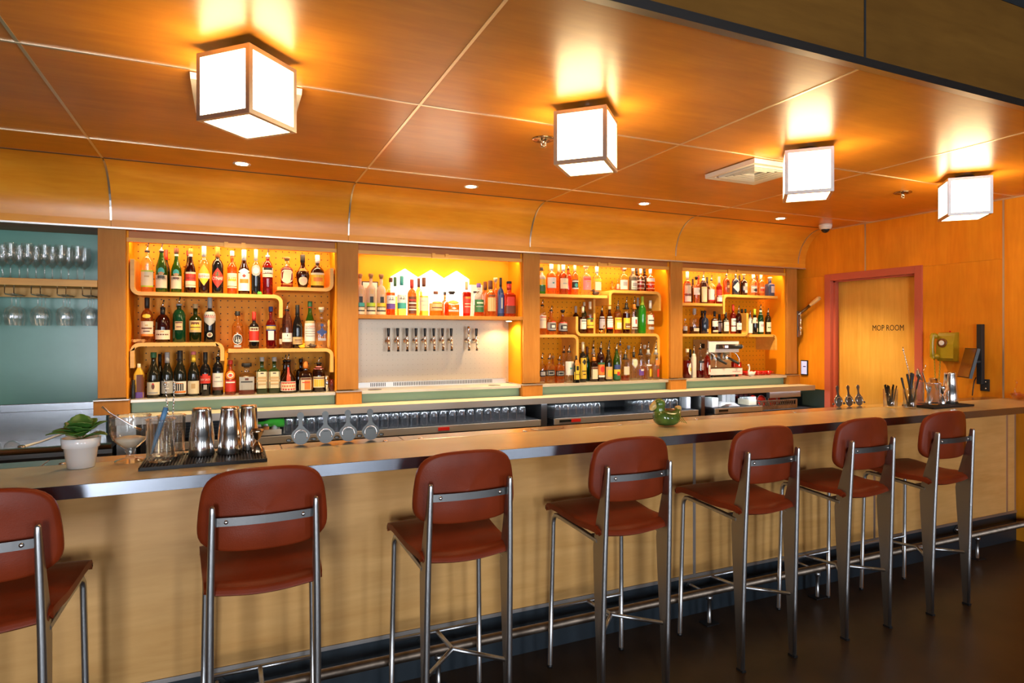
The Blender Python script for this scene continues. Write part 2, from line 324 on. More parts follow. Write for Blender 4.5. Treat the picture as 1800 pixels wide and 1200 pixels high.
BOTTLES = [
    ('A1', -0.492, 4.625, 0.074, 0.317, 'spirit', 'clear|honey|34', 'p', '12-43:C 10-13:M 41-44:M 30-33:X:22', '', 'pale bottle with cream label banded in green'),
    ('A1', -0.412, 4.625, 0.069, 0.321, 'wine', 'green', 'p', '9-35:P 28-34:K:40 82-86:W:180 34-50:T:32:e 35-41:O:26:e', 'BRANCA MENTA@27@.9', 'green bottle with chrome pourer and pale green label'),
    ('A1', -0.394, 4.72, 0.056, 0.29, 'wine', 'dgreen', 'l:R', '', '', 'red capped bottle half hidden behind green bottles'),
    ('A1', -0.327, 4.625, 0.065, 0.293, 'wine', 'green', 'k:B', '9-37:P 31-34:B:34 82-86:W:180 36-52:T:32:e 37-43:O:26:e', 'FERNET@31@.8', 'green bottle with brown cap and peach label'),
    ('A1', -0.263, 4.72, 0.054, 0.293, 'wine', 'dgreen', 'k:R', '', '', 'dark bottle peeping out behind the red banded one'),
    ('A1', -0.244, 4.625, 0.065, 0.294, 'wine', 'dred', 'k:O', '13-47:C:70 27-43:R:75 17-18:R:65 82-88:W:180', 'PUNT E MES@33@.8', 'dark red bottle with white label crossed by red'),
    ('A1', -0.165, 4.625, 0.069, 0.321, 'spirit', 'clear|damber|36', 'l:W', '16-60:Y:85:d 31-41:W:74', 'AVERNA@35@1.0:R', 'clear shouldered bottle with yellow diamond label'),
    ('A1', -0.083, 4.625, 0.074, 0.318, 'spirit', 'black', 'l:O', '12-54:R:78:d 37-45:G:24:e', 'CYNAR@32@1.3:W', 'black bottle with red diamond label'),
    ('A1', 0.005, 4.625, 0.063, 0.292, 'spirit', 'orange', 'k:W', '14-48:C 17-18.5:K:70 30-35:Y:50', 'SUZE@35@1.0:O', 'orange bottle with cream label and white cap'),
    ('A1', 0.079, 4.625, 0.075, 0.304, 'wine', 'damber', 'l:W', '8-47:W:72 44-58:W:72:d 25-34:O:45 37-45:R:20:d', '', 'brown bottle with white shield label'),
    ('A1', 0.154, 4.625, 0.061, 0.31, 'spirit', 'clear|black|46', 'l:W', '40-66:S:64:e 46-60:W:40:e', '', 'clear bottle half full of dark liquid, grey label'),
    ('A1', 0.206, 4.72, 0.056, 0.239, 'spirit', 'orange', 'k:O', '', '', 'orange bottle half hidden behind the crimson one'),
    ('A1', 0.229, 4.625, 0.069, 0.322, 'spirit', 'crimson', 'p:W', '46-58:W:80 38-45:C:75 53-58:K:50', 'CAMPARI@47@1.1:K', 'crimson bottle with white label near shoulder'),
    ('A2', 0.354, 4.635, 0.082, 0.213, 'square', 'clear|crimson|70', 'c:B', '12-62:C:52:e 9-13:O:70', '', 'square red bottle with cream oval label'),
    ('A2', 0.46, 4.635, 0.095, 0.236, 'bulb', 'damber', 'l:K', '7-33:C:46:e 12-28:P:30:e 50-58:O:50', '', 'bulging brown bottle with round cream label'),
    ('A2', 0.56, 4.635, 0.097, 0.237, 'squat', 'damber', 'l:W', '8-46:Y:76 40-46:C:76 20-32:O:40', '', 'wide dark bottle with yellow label'),
    ('A3', -0.493, 4.625, 0.073, 0.288, 'spirit', 'amber', 'l:K', '19-47:P:76 14-19:O:76 36-40:X:14 30-33:B:50 24-26:B:30 54-63:Y:38:e', '', 'dark amber bottle with cream label and black capsule'),
    ('A3', -0.405, 4.625, 0.088, 0.275, 'squat', 'dred', 'lp:K', '7-29:P:76 17-20:B:50 24-27:X:14', '', 'squat dark red bottle with cream label'),
    ('A3', -0.311, 4.625, 0.08, 0.296, 'spirit', 'green2', 'p:S', '27-46:X:34 42-45:B:30 33-35:B:22', '', 'green round shouldered bottle with small tan label'),
    ('A3', -0.216, 4.625, 0.082, 0.253, 'flare', 'dgreen', 'k:X', '26-56:X:64 32-48:Y:40 46-52:B:34 38-40:B:50', '', 'dark green bottle flaring below a tan label'),
    ('A3', -0.13, 4.625, 0.073, 0.297, 'spirit', 'black', 'l:S', '36-68:S:78:s 11-22:C:28:e 13-20:B:20:e', 'BRAULIO@57@.9:R', 'black bottle with silver shield label'),
    ('A4', 0.039, 4.625, 0.076, 0.253, 'spirit', 'amber2', 'k:K', '11-40:W:50:e 13-38:K:44:e 4-10:S:34', '43@21@2.2:W', 'amber bottle with round black and white label'),
    ('A4', 0.142, 4.625, 0.072, 0.251, 'flare', 'black', 'l:R', '20-58:R:66 19-21.5:W:66 48-58:C:50 50-56:B:40', '', 'black bottle with big red label and red cap'),
    ('A4', 0.249, 4.625, 0.07, 0.288, 'flare', 'crimson', 'k:N', '20-42:W:34 42-45:N:60 45-53:Y:60 53-55:N:60', 'APEROL@47@.9:N', 'crimson bottle with blue and yellow band'),
    ('A4', 0.337, 4.72, 0.061, 0.2, 'bord', 'rose', 'p', '14-32:P', '', 'rose bottle half hidden behind its twin'),
    ('A4', 0.355, 4.625, 0.071, 0.321, 'bord', 'rose', 'p', '14-33:W:70 20-21.5:S:40 26-30:K:4', '', 'rose brown bottle with square white label'),
    ('A4', 0.424, 4.625, 0.068, 0.303, 'wine', 'black', 'l:K', '9-26:X:72 18-20:B:40 14-15:B:50', '', 'black wine bottle with small tan label'),
    ('A4', 0.508, 4.625, 0.073, 0.331, 'wine', 'green', 'k:G', '0-15:X:90 15-53:W:90 53-58:X:90 86-95:R:180 40-42:S:60 35-37:S:60 30-32:S:60 25-27:S:50', 'LUXARDO@46@.8:R', 'green bottle wrapped in white and tan paper'),
    ('A4', 0.586, 4.625, 0.078, 0.29, 'square', 'clear|pale|62', 'c:C', '26-52:N:30:d 34-44:N:44:e 52-60:N:16:e 18-24:S:34', '', 'clear bottle with dark blue cross emblem'),
    ('A5', -0.535, 4.6, 0.059, 0.216, 'carton', 'gold', 'k:C', '0-17:V:180 17-68:B:-60', '', 'yellow carton bottle with pale conical top'),
    ('A5', -0.454, 4.6, 0.079, 0.287, 'wine', 'black2', 'k:G', '6-34:C:66 18-31:B:13:e 28-32:R:9:e 9-12:S:40', '', 'dark wine bottle, cream label with small figure'),
    ('A5', -0.428, 4.7, 0.052, 0.273, 'wine', 'black2', 'l:K', '', '', 'plain dark wine bottle hidden behind two others'),
    ('A5', -0.377, 4.6, 0.071, 0.287, 'wine', 'black2', 'l:S', '8-36:S:76 12-14:W:5 18-20:W:20 25-27:W:8 31-33:W:24', '', 'dark wine bottle with speckled grey label'),
    ('A5', -0.304, 4.6, 0.078, 0.297, 'wine', 'black2', 'l:K', '6-33:W:72 13-28:K:34 8-12:O:60 28-29.5:O:30', '', 'dark wine bottle with colour blocks on label'),
    ('A5', -0.226, 4.6, 0.071, 0.29, 'wine', 'black2', 'lk:Y:Pk', '5-34:C:72 17-28:X:20', '', 'dark wine bottle with pink and yellow top'),
    ('A5', -0.156, 4.6, 0.066, 0.284, 'spirit', 'black', 'l:K', '28-46:R:76 79-81:R:180 40-50:R:30 14-25:S:18', 'DRY SACK@37@.8:W', 'black bottle with orange red label'),
    ('A5', -0.081, 4.6, 0.067, 0.298, 'spirit', 'black', 'p', '18-49:W:76 11-18:B:76 38-41:S:24 30-31.5:S:50', '', 'black bottle with tall white label'),
    ('A5', -0.005, 4.6, 0.07, 0.229, 'spirit', 'orange2', 'k:R', '9-42:R:84 44-70:O:54:e 49-64:W:32:e 52-61:R:20:e 34-38:W:50', '', 'bright orange red bottle with ring emblem'),
    ('A5', 0.095, 4.6, 0.103, 0.208, 'square', 'clear|red|30', 'w:K', '14-56:S:46 38-42:K:36 45-52:B:12', '', 'wide clear decanter with black stopper'),
    ('A5', 0.191, 4.6, 0.072, 0.247, 'square', 'green3', 'k:S', '14-60:C:66 54-57:K:16 40-46:X:40 32-38:X:44 24-28:X:34', '', 'left of two square green bottles with cream labels'),
    ('A5', 0.27, 4.6, 0.075, 0.246, 'square', 'green3', 'k:S', '14-60:C:66 54-57:K:16 40-46:X:40 32-38:X:44 24-28:X:34', '', 'right of two square green bottles with cream labels'),
    ('A5', 0.347, 4.7, 0.091, 0.259, 'bell', 'damber', 'p', '', '', 'brown bottle hidden behind the red ribboned one'),
    ('A5', 0.36, 4.6, 0.108, 0.266, 'bell', 'damber', 'p', '5-29:W:70 7-27:R:62 11-24:C:56 16-19:R:50 30-66:R:16', '', 'bell shaped brown bottle with red ribbon'),
    ('A5', 0.454, 4.7, 0.069, 0.229, 'square', 'damber', 'k:K', '', '', 'black capped bottle behind the orange necked one'),
    ('A5', 0.475, 4.6, 0.087, 0.213, 'square', 'damber', 'l:O', '6-47:C:58 40-46:B:56 8-38:O:-50 30-33:R:30', '', 'square brown bottle with orange neck'),
    ('A5', 0.564, 4.6, 0.085, 0.239, 'spirit', 'damber', 'p', '12-44:C:66 15-36:Y:56 38-41:B:60 66-74:Pk:180', '', 'brown bottle with cream label and chrome pourer'),
    ('B1', 0.856, 4.61, 0.066, 0.298, 'spirit', 'frost', 'c:B', '20-29:T:80 8-20:K:70 11-18:C:60 1-8:C:70 29-44:K:22 50-62:X:22', '', 'frosted white bottle with teal band'),
    ('B1', 0.934, 4.61, 0.067, 0.301, 'spirit', 'frost', 'c:B', '20-29:M:80 8-20:K:70 11-18:C:60 1-8:C:70 29-44:K:22 50-62:X:22', '', 'frosted white bottle with lime band'),
    ('B1', 1.009, 4.61, 0.068, 0.3, 'spirit', 'frost', 'c:B', '20-29:Y:80 8-20:K:70 11-18:C:60 1-8:C:70 29-44:K:22 50-62:X:22', '', 'frosted white bottle with yellow band'),
    ('B1', 1.081, 4.61, 0.068, 0.277, 'spirit', 'clear|red2|60', 'k:B', '16-30:V:78 30-52:W:78 39-42:S:40', '12@43@.9:K', 'bottle with white label over purple'),
    ('B1', 1.135, 4.7, 0.059, 0.291, 'spirit', 'clear|honey|50', 'l:G', '', '', 'green capped bottle behind the purple labelled one'),
    ('B1', 1.163, 4.61, 0.071, 0.293, 'spirit', 'clear|honey|30', 'l:T', '16-31:T:78 31-52:W:78 40-43:S:40', '12@43@.9:K', 'bottle with white label over turquoise'),
    ('B1', 1.241, 4.61, 0.072, 0.27, 'spirit', 'red2', 'l:R', '4-52:B:60 32-35:W:54 22-24:P:50 14-17:W:54 40-44:R:46', '', 'deep orange bottle with red brown label'),
    ('B1', 1.319, 4.7, 0.061, 0.289, 'spirit', 'amber2', 'l:B', '', '', 'amber bottle half hidden by the cream labelled one'),
    ('B1', 1.334, 4.61, 0.073, 0.287, 'spirit', 'clear|amber2|52', 'l:B', '12-47:C:76 36-39:S:50 26-28:S:30', '', 'clear amber bottle with tall cream label'),
    ('B1', 1.428, 4.61, 0.104, 0.186, 'squat', 'clear|red2|50', 'k:B', '20-48:X:70 47-58:O:50:e 30-34:B:50', '', 'low wide bottle with gold label'),
    ('B1', 1.53, 4.7, 0.067, 0.19, 'squat', 'red2', 'k:K', '', '', 'dark topped bottle behind the low wide ones'),
    ('B1', 1.556, 4.61, 0.127, 0.189, 'squat', 'clear|red2|46', 'c:K', '46-62:O:48:e 26-34:W:20:d 16-24:S:40', '', 'broad low decanter of dark amber liquor'),
    ('B1', 1.678, 4.61, 0.075, 0.268, 'taper', 'clear|red|70', 'l:X', '8-68:R:70 50-56:O:34 26-28:P:44 34-36:P:44', '', 'red tapered bottle with long gold topped neck'),
    ('B1', 1.78, 4.61, 0.083, 0.258, 'spirit', 'clear|red2|34', 'k:V', '12-50:G:72 38-42:C:40 28-30:S:50', '', 'bottle with dark green label and blue cap'),
    ('B1', 1.871, 4.7, 0.073, 0.282, 'spirit', 'amber2', 'l:B', '', '', 'amber bottle behind, right of the white carton'),
    ('B1', 1.879, 4.61, 0.108, 0.284, 'squat2', 'clear|amber2|60', 'l:B', '14-52:X:40 54-60:B:30', '', 'wide clear bottle of amber with brown neck'),
    ('B1', 1.961, 4.7, 0.065, 0.317, 'spirit', 'amber2', 'c:C', '', '', 'pale necked bottle behind the wide clear one'),
    ('B1', 1.968, 4.61, 0.057, 0.31, 'spirit', 'blue2', 'l:K', '8-56:N:60 20-48:S:14', '', 'slim dark blue ornate bottle'),
    ('B1', 2.042, 4.61, 0.101, 0.285, 'square', 'red2', 'kc:R:K', '30-62:R:50 8-30:B:60', '', 'rectangular red brown bottle, rightmost'),
    ('C1', 2.342, 4.625, 0.071, 0.222, 'spirit', 'clear|lime|40', 'k:K', '34-56:Y:76 56-80:S:60 10-30:G:76', '', 'green and yellow bottle beside the pillar'),
    ('C1', 2.433, 4.625, 0.083, 0.264, 'spirit', 'clear|amber2|66', 'l:W', '20-53:W:76 34-38:T:12', '', 'amber bottle with white label and neck'),
    ('C1', 2.554, 4.72, 0.063, 0.269, 'spirit', 'amber2', 'l:C', '', '', 'amber bottle behind the white labelled one'),
    ('C1', 2.546, 4.625, 0.081, 0.264, 'spirit', 'amber', 'l:W', '19-52:C:64 34-37:S:30', '', 'dark amber bottle with cream label'),
    ('C1', 2.648, 4.72, 0.063, 0.274, 'spirit', 'red2', 'p', '', '', 'bottle with pourer behind the cream labelled one'),
    ('C1', 2.658, 4.625, 0.062, 0.265, 'spirit', 'amber2', 'l:C', '20-49:K:80 25-38:T:30:e 42-46:W:70 20-23:W:70', '', 'orange bottle with black and white label'),
    ('C1', 2.767, 4.625, 0.092, 0.26, 'spirit', 'clear|pale|80', 'c:C', '18-62:Pk:62 50-55:R:50 44-46:O:20', '', 'clear bottle with pink label and round stopper'),
    ('C1', 2.875, 4.625, 0.078, 0.255, 'spirit', 'clear|pale|66', 'l:W', '18-46:C:50 47-58:M:60:e', '', 'pale bottle with lime patch and white cap'),
    ('C2', 3.154, 4.72, 0.043, 0.115, 'squat', 'clear|pink|50', 'k:O', '20-60:W:60', '', 'small pale bottle behind the gilt ornament'),
    ('C2', 3.15, 4.625, 0.081, 0.217, 'squat2', 'clear|amber2|16', 'o:S', '6-44:W:76 20-36:S:30', '', 'clear bottle with silvery faceted stopper'),
    ('C2', 3.249, 4.625, 0.077, 0.201, 'spirit', 'olive', 'k:S', '8-46:W:54 20-36:S:36 12-15:G:44', '', 'matt grey bottle with white label'),
    ('C2', 3.356, 4.72, 0.061, 0.225, 'spirit', 'damber', 'l:K', '', '', 'dark necked bottle behind, top right shelf'),
    ('C2', 3.331, 4.625, 0.075, 0.205, 'squat2', 'clear|red2|48', 'l:W', '30-34:C:90 44-48:C:90 12-15:C:90', '', 'left amber bottle wrapped in pale netting'),
    ('C2', 3.443, 4.72, 0.061, 0.229, 'spirit', 'damber', 'l:K', '', '', 'dark capped bottle behind the netted pair'),
    ('C2', 3.436, 4.625, 0.085, 0.209, 'squat2', 'clear|red2|40', 'l:W', '44-58:W:80 30-33:C:90 12-15:C:90', '', 'right amber bottle wrapped in pale netting'),
    ('C3', 2.35, 4.625, 0.066, 0.291, 'spirit', 'clear|amber2|55', 'p', '18-54:C:76 48-51:R:50 40-42:S:60', '', 'white labelled bottle beside the pillar'),
    ('C3', 2.433, 4.625, 0.083, 0.241, 'round', 'clear|amber2|80', 'p', '16-42:S:84 20-38:K:40 24-32:W:20 42-46:R:-60 12-16:K:60', '', 'round amber bottle with busy label and pourer'),
    ('C3', 2.541, 4.625, 0.083, 0.207, 'round', 'clear|amber|80', 'c:K', '16-46:S:84 20-40:K:50 24-34:W:24 46-50:R:60 12-16:K:60', '', 'round amber bottle with busy label and cork'),
    ('C4', 2.722, 4.72, 0.059, 0.237, 'spirit', 'dred', 'l:S', '', '', 'dark bottle mostly hidden by the upright board'),
    ('C4', 2.736, 4.625, 0.06, 0.233, 'spirit', 'clear|dred|60', 'l:C', '16-52:W:76 34-38:S:30 44-47:K:50', '', 'dark bottle with white label, left corner'),
    ('C4', 2.807, 4.72, 0.049, 0.273, 'spirit', 'green3', 'k:C', '', '', 'green capped bottle behind the left corner bottle'),
    ('C4', 2.807, 4.625, 0.065, 0.273, 'spirit', 'clear|amber|55', 'l:C', '17-48:Y:80 24-26:K:76 44-48:G:80 36-44:B:24', '', 'bottle with bright yellow label'),
    ('C4', 2.927, 4.625, 0.058, 0.236, 'wine', 'dred', 'p', '18-62:L:76 34-38:S:50', '', 'dark wine bottle with lilac label'),
    ('C4', 3.005, 4.625, 0.064, 0.238, 'wine', 'dred', 'k:X', '22-62:W:70 17-22:R:70 40-42:S:40', '', 'dark red bottle with white label edged red'),
    ('C4', 3.09, 4.625, 0.069, 0.289, 'spirit', 'amber', 'lp:K', '12-48:Y:80 15-33:C:44 40-44:O:60', '', 'amber bottle with golden label and black neck'),
    ('C4', 3.18, 4.625, 0.069, 0.324, 'spirit', 'clear|dred|55', 'lp:K', '12-42:Y:80 14-28:B:50 17-20:P:34', '', 'bottle with golden label and brown patch'),
    ('C4', 3.264, 4.625, 0.059, 0.328, 'bord', 'clear|pale|40', 'lp:O', '12-44:W:84 26-38:R:14 14-18:B:70', '', 'clear bottle, white label with red figure'),
    ('C4', 3.368, 4.72, 0.056, 0.326, 'tall', 'green3', 'l:S', '', '', 'slim green bottle behind the lime one'),
    ('C4', 3.349, 4.625, 0.072, 0.331, 'tall', 'lime', 'l:M', '', '', 'vivid lime green slender bottle'),
    ('C4', 3.436, 4.625, 0.067, 0.297, 'spirit', 'clear|pale|50', 'l:W', '28-56:W:80 48-60:R:-22:e 12-20:S:60 38-41:K:60', '', 'clear bottle with white label and red dot'),
    ('C5', 2.335, 4.6, 0.056, 0.25, 'squat', 'clear|pale|40', 'p', '22-42:K:76 26-38:S:50', '', 'pale squat bottle with black label band'),
    ('C5', 2.404, 4.6, 0.08, 0.244, 'square2', 'clear|honey|68', 'p', '24-44:K:80 28-40:S:50 30-38:K:40', '', 'square honey bottle with black label band'),
    ('C5', 2.488, 4.7, 0.058, 0.221, 'square2', 'honey', 'c:B', '', '', 'corked bottle behind the honey one'),
    ('C5', 2.497, 4.6, 0.073, 0.229, 'square2', 'clear|orange|66', 'p', '24-44:K:80 28-40:S:50 30-38:K:40', '', 'square orange bottle with black label band'),
    ('C5', 2.593, 4.7, 0.063, 0.302, 'spirit', 'clear|pale|40', 'p', '', '', 'clear bottle behind with tall pourer'),
    ('C5', 2.587, 4.6, 0.078, 0.309, 'spirit', 'clear|pale|20', 'p', '20-57:W:78 36-40:T:16', '', 'clear bottle with large white label'),
    ('C5', 2.616, 4.528, 0.047, 0.225, 'carton', 'black', 'k:K', '12-40:Y:70 40-64:Y:40 64-84:O:50 30-32:K:40 46-62:K:24', '', 'black box printed with yellow shapes'),
    ('C5', 2.722, 4.6, 0.062, 0.337, 'spirit', 'black', 'l:C', '8-44:Y:74 44-60:Y:66 42-58:K:40:d 26-28:K:40 18-20:K:24', '', 'black bottle with ornate yellow label'),
    ('C5', 2.824, 4.7, 0.054, 0.295, 'wine', 'green2', 'l:B', '', '', 'green bottle with red capsule behind'),
    ('C5', 2.887, 4.7, 0.049, 0.349, 'spirit', 'clear|pale|30', 'lp:W', '', '', 'clear bottle behind with white neck label'),
    ('C5', 2.831, 4.6, 0.063, 0.263, 'square', 'damber', 'lp:O', '8-47:C:62 40-46:B:60', '', 'square brown bottle with cream label'),
    ('C5', 2.9, 4.6, 0.068, 0.341, 'spirit', 'dred', 'p', '16-42:O:80 22-38:R:36:e 10-15:W:60 42-47:G:70', '', 'dark bottle with orange sunburst label'),
    ('C5', 3.048, 4.7, 0.05, 0.349, 'spirit', 'clear|pale|30', 'p', '', '', 'clear bottle behind the brown wine bottle'),
    ('C5', 2.977, 4.6, 0.071, 0.316, 'wine', 'dolive', 'p', '5-39:X:72 12-30:Y:40', '', 'long necked brown bottle with tan label'),
    ('C5', 3.062, 4.6, 0.066, 0.325, 'wine', 'green', 'p', '30-42:N:70 18-30:Y:76 4-18:G:80 14-24:R:24', '', 'green bottle with yellow and blue label'),
    ('C5', 3.165, 4.7, 0.045, 0.374, 'spirit', 'clear|pale|30', 'p:N', '', '', 'clear blue necked bottle behind'),
    ('C5', 3.151, 4.6, 0.076, 0.275, 'spirit', 'clear|red2|14', 'lp:K', '18-44:P:50', '', 'clear bottle with a little red liquid left'),
    ('C5', 3.256, 4.7, 0.065, 0.302, 'squat2', 'clear|pale|30', 'c:S', '', '', 'clear bottle with white stopper behind'),
    ('C5', 3.24, 4.6, 0.064, 0.299, 'square2', 'clear|pale|50', 'lp:K', '34-62:S:50:s 38-58:C:36:s', '', 'clear bottle with shield emblem'),
    ('C5', 3.313, 4.6, 0.062, 0.328, 'spirit', 'clear|pale|40', 'lp:K', '12-28:V:60 24-29:W:-70', '', 'clear bottle with small blue label'),
    ('C5', 3.429, 4.7, 0.061, 0.306, 'spirit', 'clear|orange|36', 'c:W', '', '', 'clear and orange bottle behind'),
    ('C5', 3.396, 4.6, 0.064, 0.336, 'spirit', 'clear|pale|40', 'lp:S', '8-28:Y:-50 36-40:W:60', '', 'clear bottle with yellow patch'),
    ('C5', 3.43, 4.535, 0.059, 0.339, 'spirit', 'clear|pale|40', 'lp:S', '8-28:R:-50 38-52:O:40', '', 'clear bottle with red patch'),
    ('D1', 3.853, 4.625, 0.071, 0.292, 'spirit', 'clear|amber|70', 'l:W', '30-62:C:80 5-26:W:76 22-28:B:70', '', 'amber bottle with white labels and neck'),
    ('D1', 3.999, 4.72, 0.047, 0.239, 'spirit', 'damber', 'l:K', '', '', 'dark capped bottle behind, beside the pillar'),
    ('D1', 3.959, 4.625, 0.071, 0.251, 'squat2', 'clear|amber2|70', 'c:K', '32-58:W:80 40-52:K:-12', '', 'amber bottle, square white label with black mark'),
    ('D1', 4.068, 4.72, 0.052, 0.274, 'spirit', 'amber', 'k:R', '', '', 'red capped bottle behind the black marked one'),
    ('D1', 4.043, 4.625, 0.066, 0.302, 'spirit', 'damber', 'lp:W', '5-52:C:70 7-50:M:60 9-48:C:54', '', 'dark bottle with tall framed cream label'),
    ('D1', 4.171, 4.72, 0.052, 0.262, 'spirit', 'damber', 'l:K', '', '', 'black capped bottle behind the cream framed one'),
    ('D1', 4.139, 4.625, 0.079, 0.271, 'squat2', 'clear|red2|50', 'p', '12-50:W:80 9-14:R:80 26-34:R:-10', '', 'bottle with big white label edged red'),
    ('D1', 4.184, 4.572, 0.056, 0.255, 'spirit', 'red', 'l:W', '8-24:W:80 26-36:S:60 30-50:R:80', '', 'red bottle with white neck, rightmost'),
    ('D2', 4.323, 4.625, 0.072, 0.225, 'squat2', 'amber', 'p', '10-60:B:30 30-40:X:20', '', 'dark patterned amber bottle'),
    ('D2', 4.437, 4.625, 0.08, 0.227, 'squat2', 'blue3', 'p', '12-56:W:74:d', '', 'dark blue bottle with white diamond label'),
    ('D2', 4.579, 4.72, 0.053, 0.205, 'spirit', 'damber', 'l:K', '', '', 'dark capped bottle behind the diamond labelled one'),
    ('D2', 4.541, 4.625, 0.078, 0.215, 'squat2', 'damber', 'c:C', '12-56:W:-60 24-40:S:40', '', 'dark brown bottle with white side label'),
    ('D2', 4.662, 4.625, 0.075, 0.217, 'spirit', 'clear|pale|60', 'l:W', '14-44:S:76 18-32:K:50:d 34-40:W:60', '', 'pale bottle with grey diamond label'),
    ('D2', 4.811, 4.72, 0.053, 0.214, 'spirit', 'amber', 'l:B', '', '', 'brown capped bottle behind'),
    ('D2', 4.762, 4.625, 0.068, 0.215, 'spirit', 'clear|honey|66', 'l:C', '14-44:O:76 22-32:R:50 34-40:W:50', '', 'yellow bottle with orange label'),
    ('D2', 4.879, 4.625, 0.084, 0.191, 'square', 'blue', 'c:C', '18-62:W:-60', '', 'bright blue square bottle'),
    ('D3', 3.826, 4.625, 0.046, 0.139, 'spirit', 'clear|dred|30', 'k:S', '20-50:S:76', '', 'small clear bottle beside the pillar'),
    ('D3', 3.936, 4.625, 0.097, 0.236, 'squat2', 'clear|dred|28', 'l:S', '10-22:P:40', '', 'wide flask with small label, dark liquor'),
    ('D3', 4.109, 4.72, 0.057, 0.22, 'spirit', 'black', 'k:K', '', '', 'black capped bottle behind'),
    ('D3', 4.06, 4.625, 0.077, 0.216, 'squat2', 'blue3', 'k:K', '8-20:X:-30', '', 'dark bottle glinting blue with black cap'),
    ('D3', 4.177, 4.625, 0.072, 0.213, 'squat2', 'clear|dred|70', 'l:K', '32-64:W:70 8-16:P:60 44-52:R:-10', '', 'dark red bottle with white label'),
    ('D3', 4.323, 4.72, 0.058, 0.207, 'wine', 'black2', 'l:K', '10-60:L:60', '', 'dark wine bottle with lilac label behind'),
    ('D3', 4.313, 4.625, 0.062, 0.204, 'bord', 'black2', 'l:K', '12-62:W:72 38-41:S:40', '', 'dark wine bottle with tall white label'),
    ('D3', 4.405, 4.625, 0.057, 0.282, 'bord', 'red', 'l:R', '8-24:W:78 28-52:W:76 42-45:K:40', '', 'red bottle with two white labels'),
    ('D3', 4.438, 4.585, 0.056, 0.27, 'spirit', 'dred', 'lp:K', '14-38:W:80 26-29:S:50', '', 'dark red bottle with pourer by upturned board'),
    ('D4', 4.609, 4.72, 0.048, 0.251, 'spirit', 'black', 'k:K', '', '', 'left black capped bottle behind the upturned board'),
    ('D4', 4.657, 4.72, 0.048, 0.252, 'spirit', 'black', 'k:G', '', '', 'middle black bottle behind the upturned board'),
    ('D4', 4.622, 4.625, 0.047, 0.231, 'bord', 'clear|pale|50', 'lp:K', '6-70:W:80 46-60:K:14', '', 'bottle with tall white label by upturned board'),
    ('D4', 4.681, 4.625, 0.062, 0.249, 'wine', 'black', 'l:M', '44-66:P:80 10-24:C:-30 50-58:B:14', '', 'dark bottle with buff shoulder label'),
    ('D4', 4.759, 4.625, 0.06, 0.295, 'wine', 'green2', 'lp:W', '8-42:W:70 26-34:L:40', '', 'green bottle with white label and pourer'),
    ('D4', 4.857, 4.625, 0.06, 0.26, 'bord', 'dolive', 'lp:K', '10-46:C:72 24-28:G:50', '', 'olive bottle with cream label, rightmost'),
    ('D5', 3.832, 4.6, 0.073, 0.268, 'bord', 'clear|crimson|60', 'k:C', '10-52:W:-66:e 24-36:Y:-24', '', 'red bottle with oval white label'),
    ('D5', 3.952, 4.7, 0.052, 0.259, 'wine', 'black', 'l:K', '', '', 'black capped bottle behind the red oval labelled one'),
    ('D5', 3.908, 4.6, 0.048, 0.304, 'bord', 'cream', 'lp:K', '', '', 'opaque white bottle with dark neck'),
    ('D5', 3.984, 4.6, 0.071, 0.325, 'spirit', 'clear|crimson|20', 'p', '22-52:W:-50 42-48:K:60', '', 'clear bottle, red liquid low, slanted label'),
    ('D5', 4.008, 4.535, 0.06, 0.27, 'bord', 'red', 'p:S', '12-44:W:-54 19-31:R:-24:e', '', 'orange red bottle, white label with red dot'),
]
# ------------------------------------------------------------------ the room
XR, XL, CZ = 5.227, -2.3, 2.507
struct(MB().box(XL-.1, XR+.1, FRONT_Y-.2, 5.0, -.1, 0).build('floor', 'concrete'))
struct(MB().box(XL, XR+.3, 4.86, 5.0, 0, 3.2).build('wall_back', 'room_wall'))
struct(MB().box(XL-.12, XL, FRONT_Y-.2, 5.0, 0, 3.2).build('wall_left', 'fascia_ply'))
# front wall behind the camera, with three tall windows
f = MB(); zs = (.25, 2.5)
f.box(XL, XR, FRONT_Y-.15, FRONT_Y, 0, zs[0]).box(XL, XR, FRONT_Y-.15, FRONT_Y, zs[1], 3.2)
px = XL
for x0, x1, *_ in WIN: f.box(px, x0, FRONT_Y-.15, FRONT_Y, *zs); px = x1
f.box(px, XR, FRONT_Y-.15, FRONT_Y, *zs)
struct(f.build('wall_front', 'room_wall'))
for i, (x0, x1, z0, z1, k) in enumerate(WIN):
    w = sempty('window_%d' % (i+1))
    m = MB()
    for a, b2 in ((x0, x0+.05), (x1-.05, x1), ((x0+x1)/2-.02, (x0+x1)/2+.02)): m.box(a, b2, FRONT_Y-.1, FRONT_Y-.05, z0, z1)
    m.box(x0, x1, FRONT_Y-.1, FRONT_Y-.05, z0, z0+.05).box(x0, x1, FRONT_Y-.1, FRONT_Y-.05, z1-.05, z1)
    m.build('window_frame', 'dark_metal', w); MB().box(x0, x1, FRONT_Y-.08, FRONT_Y-.074, z0, z1).build('pane', 'g_fine', w)
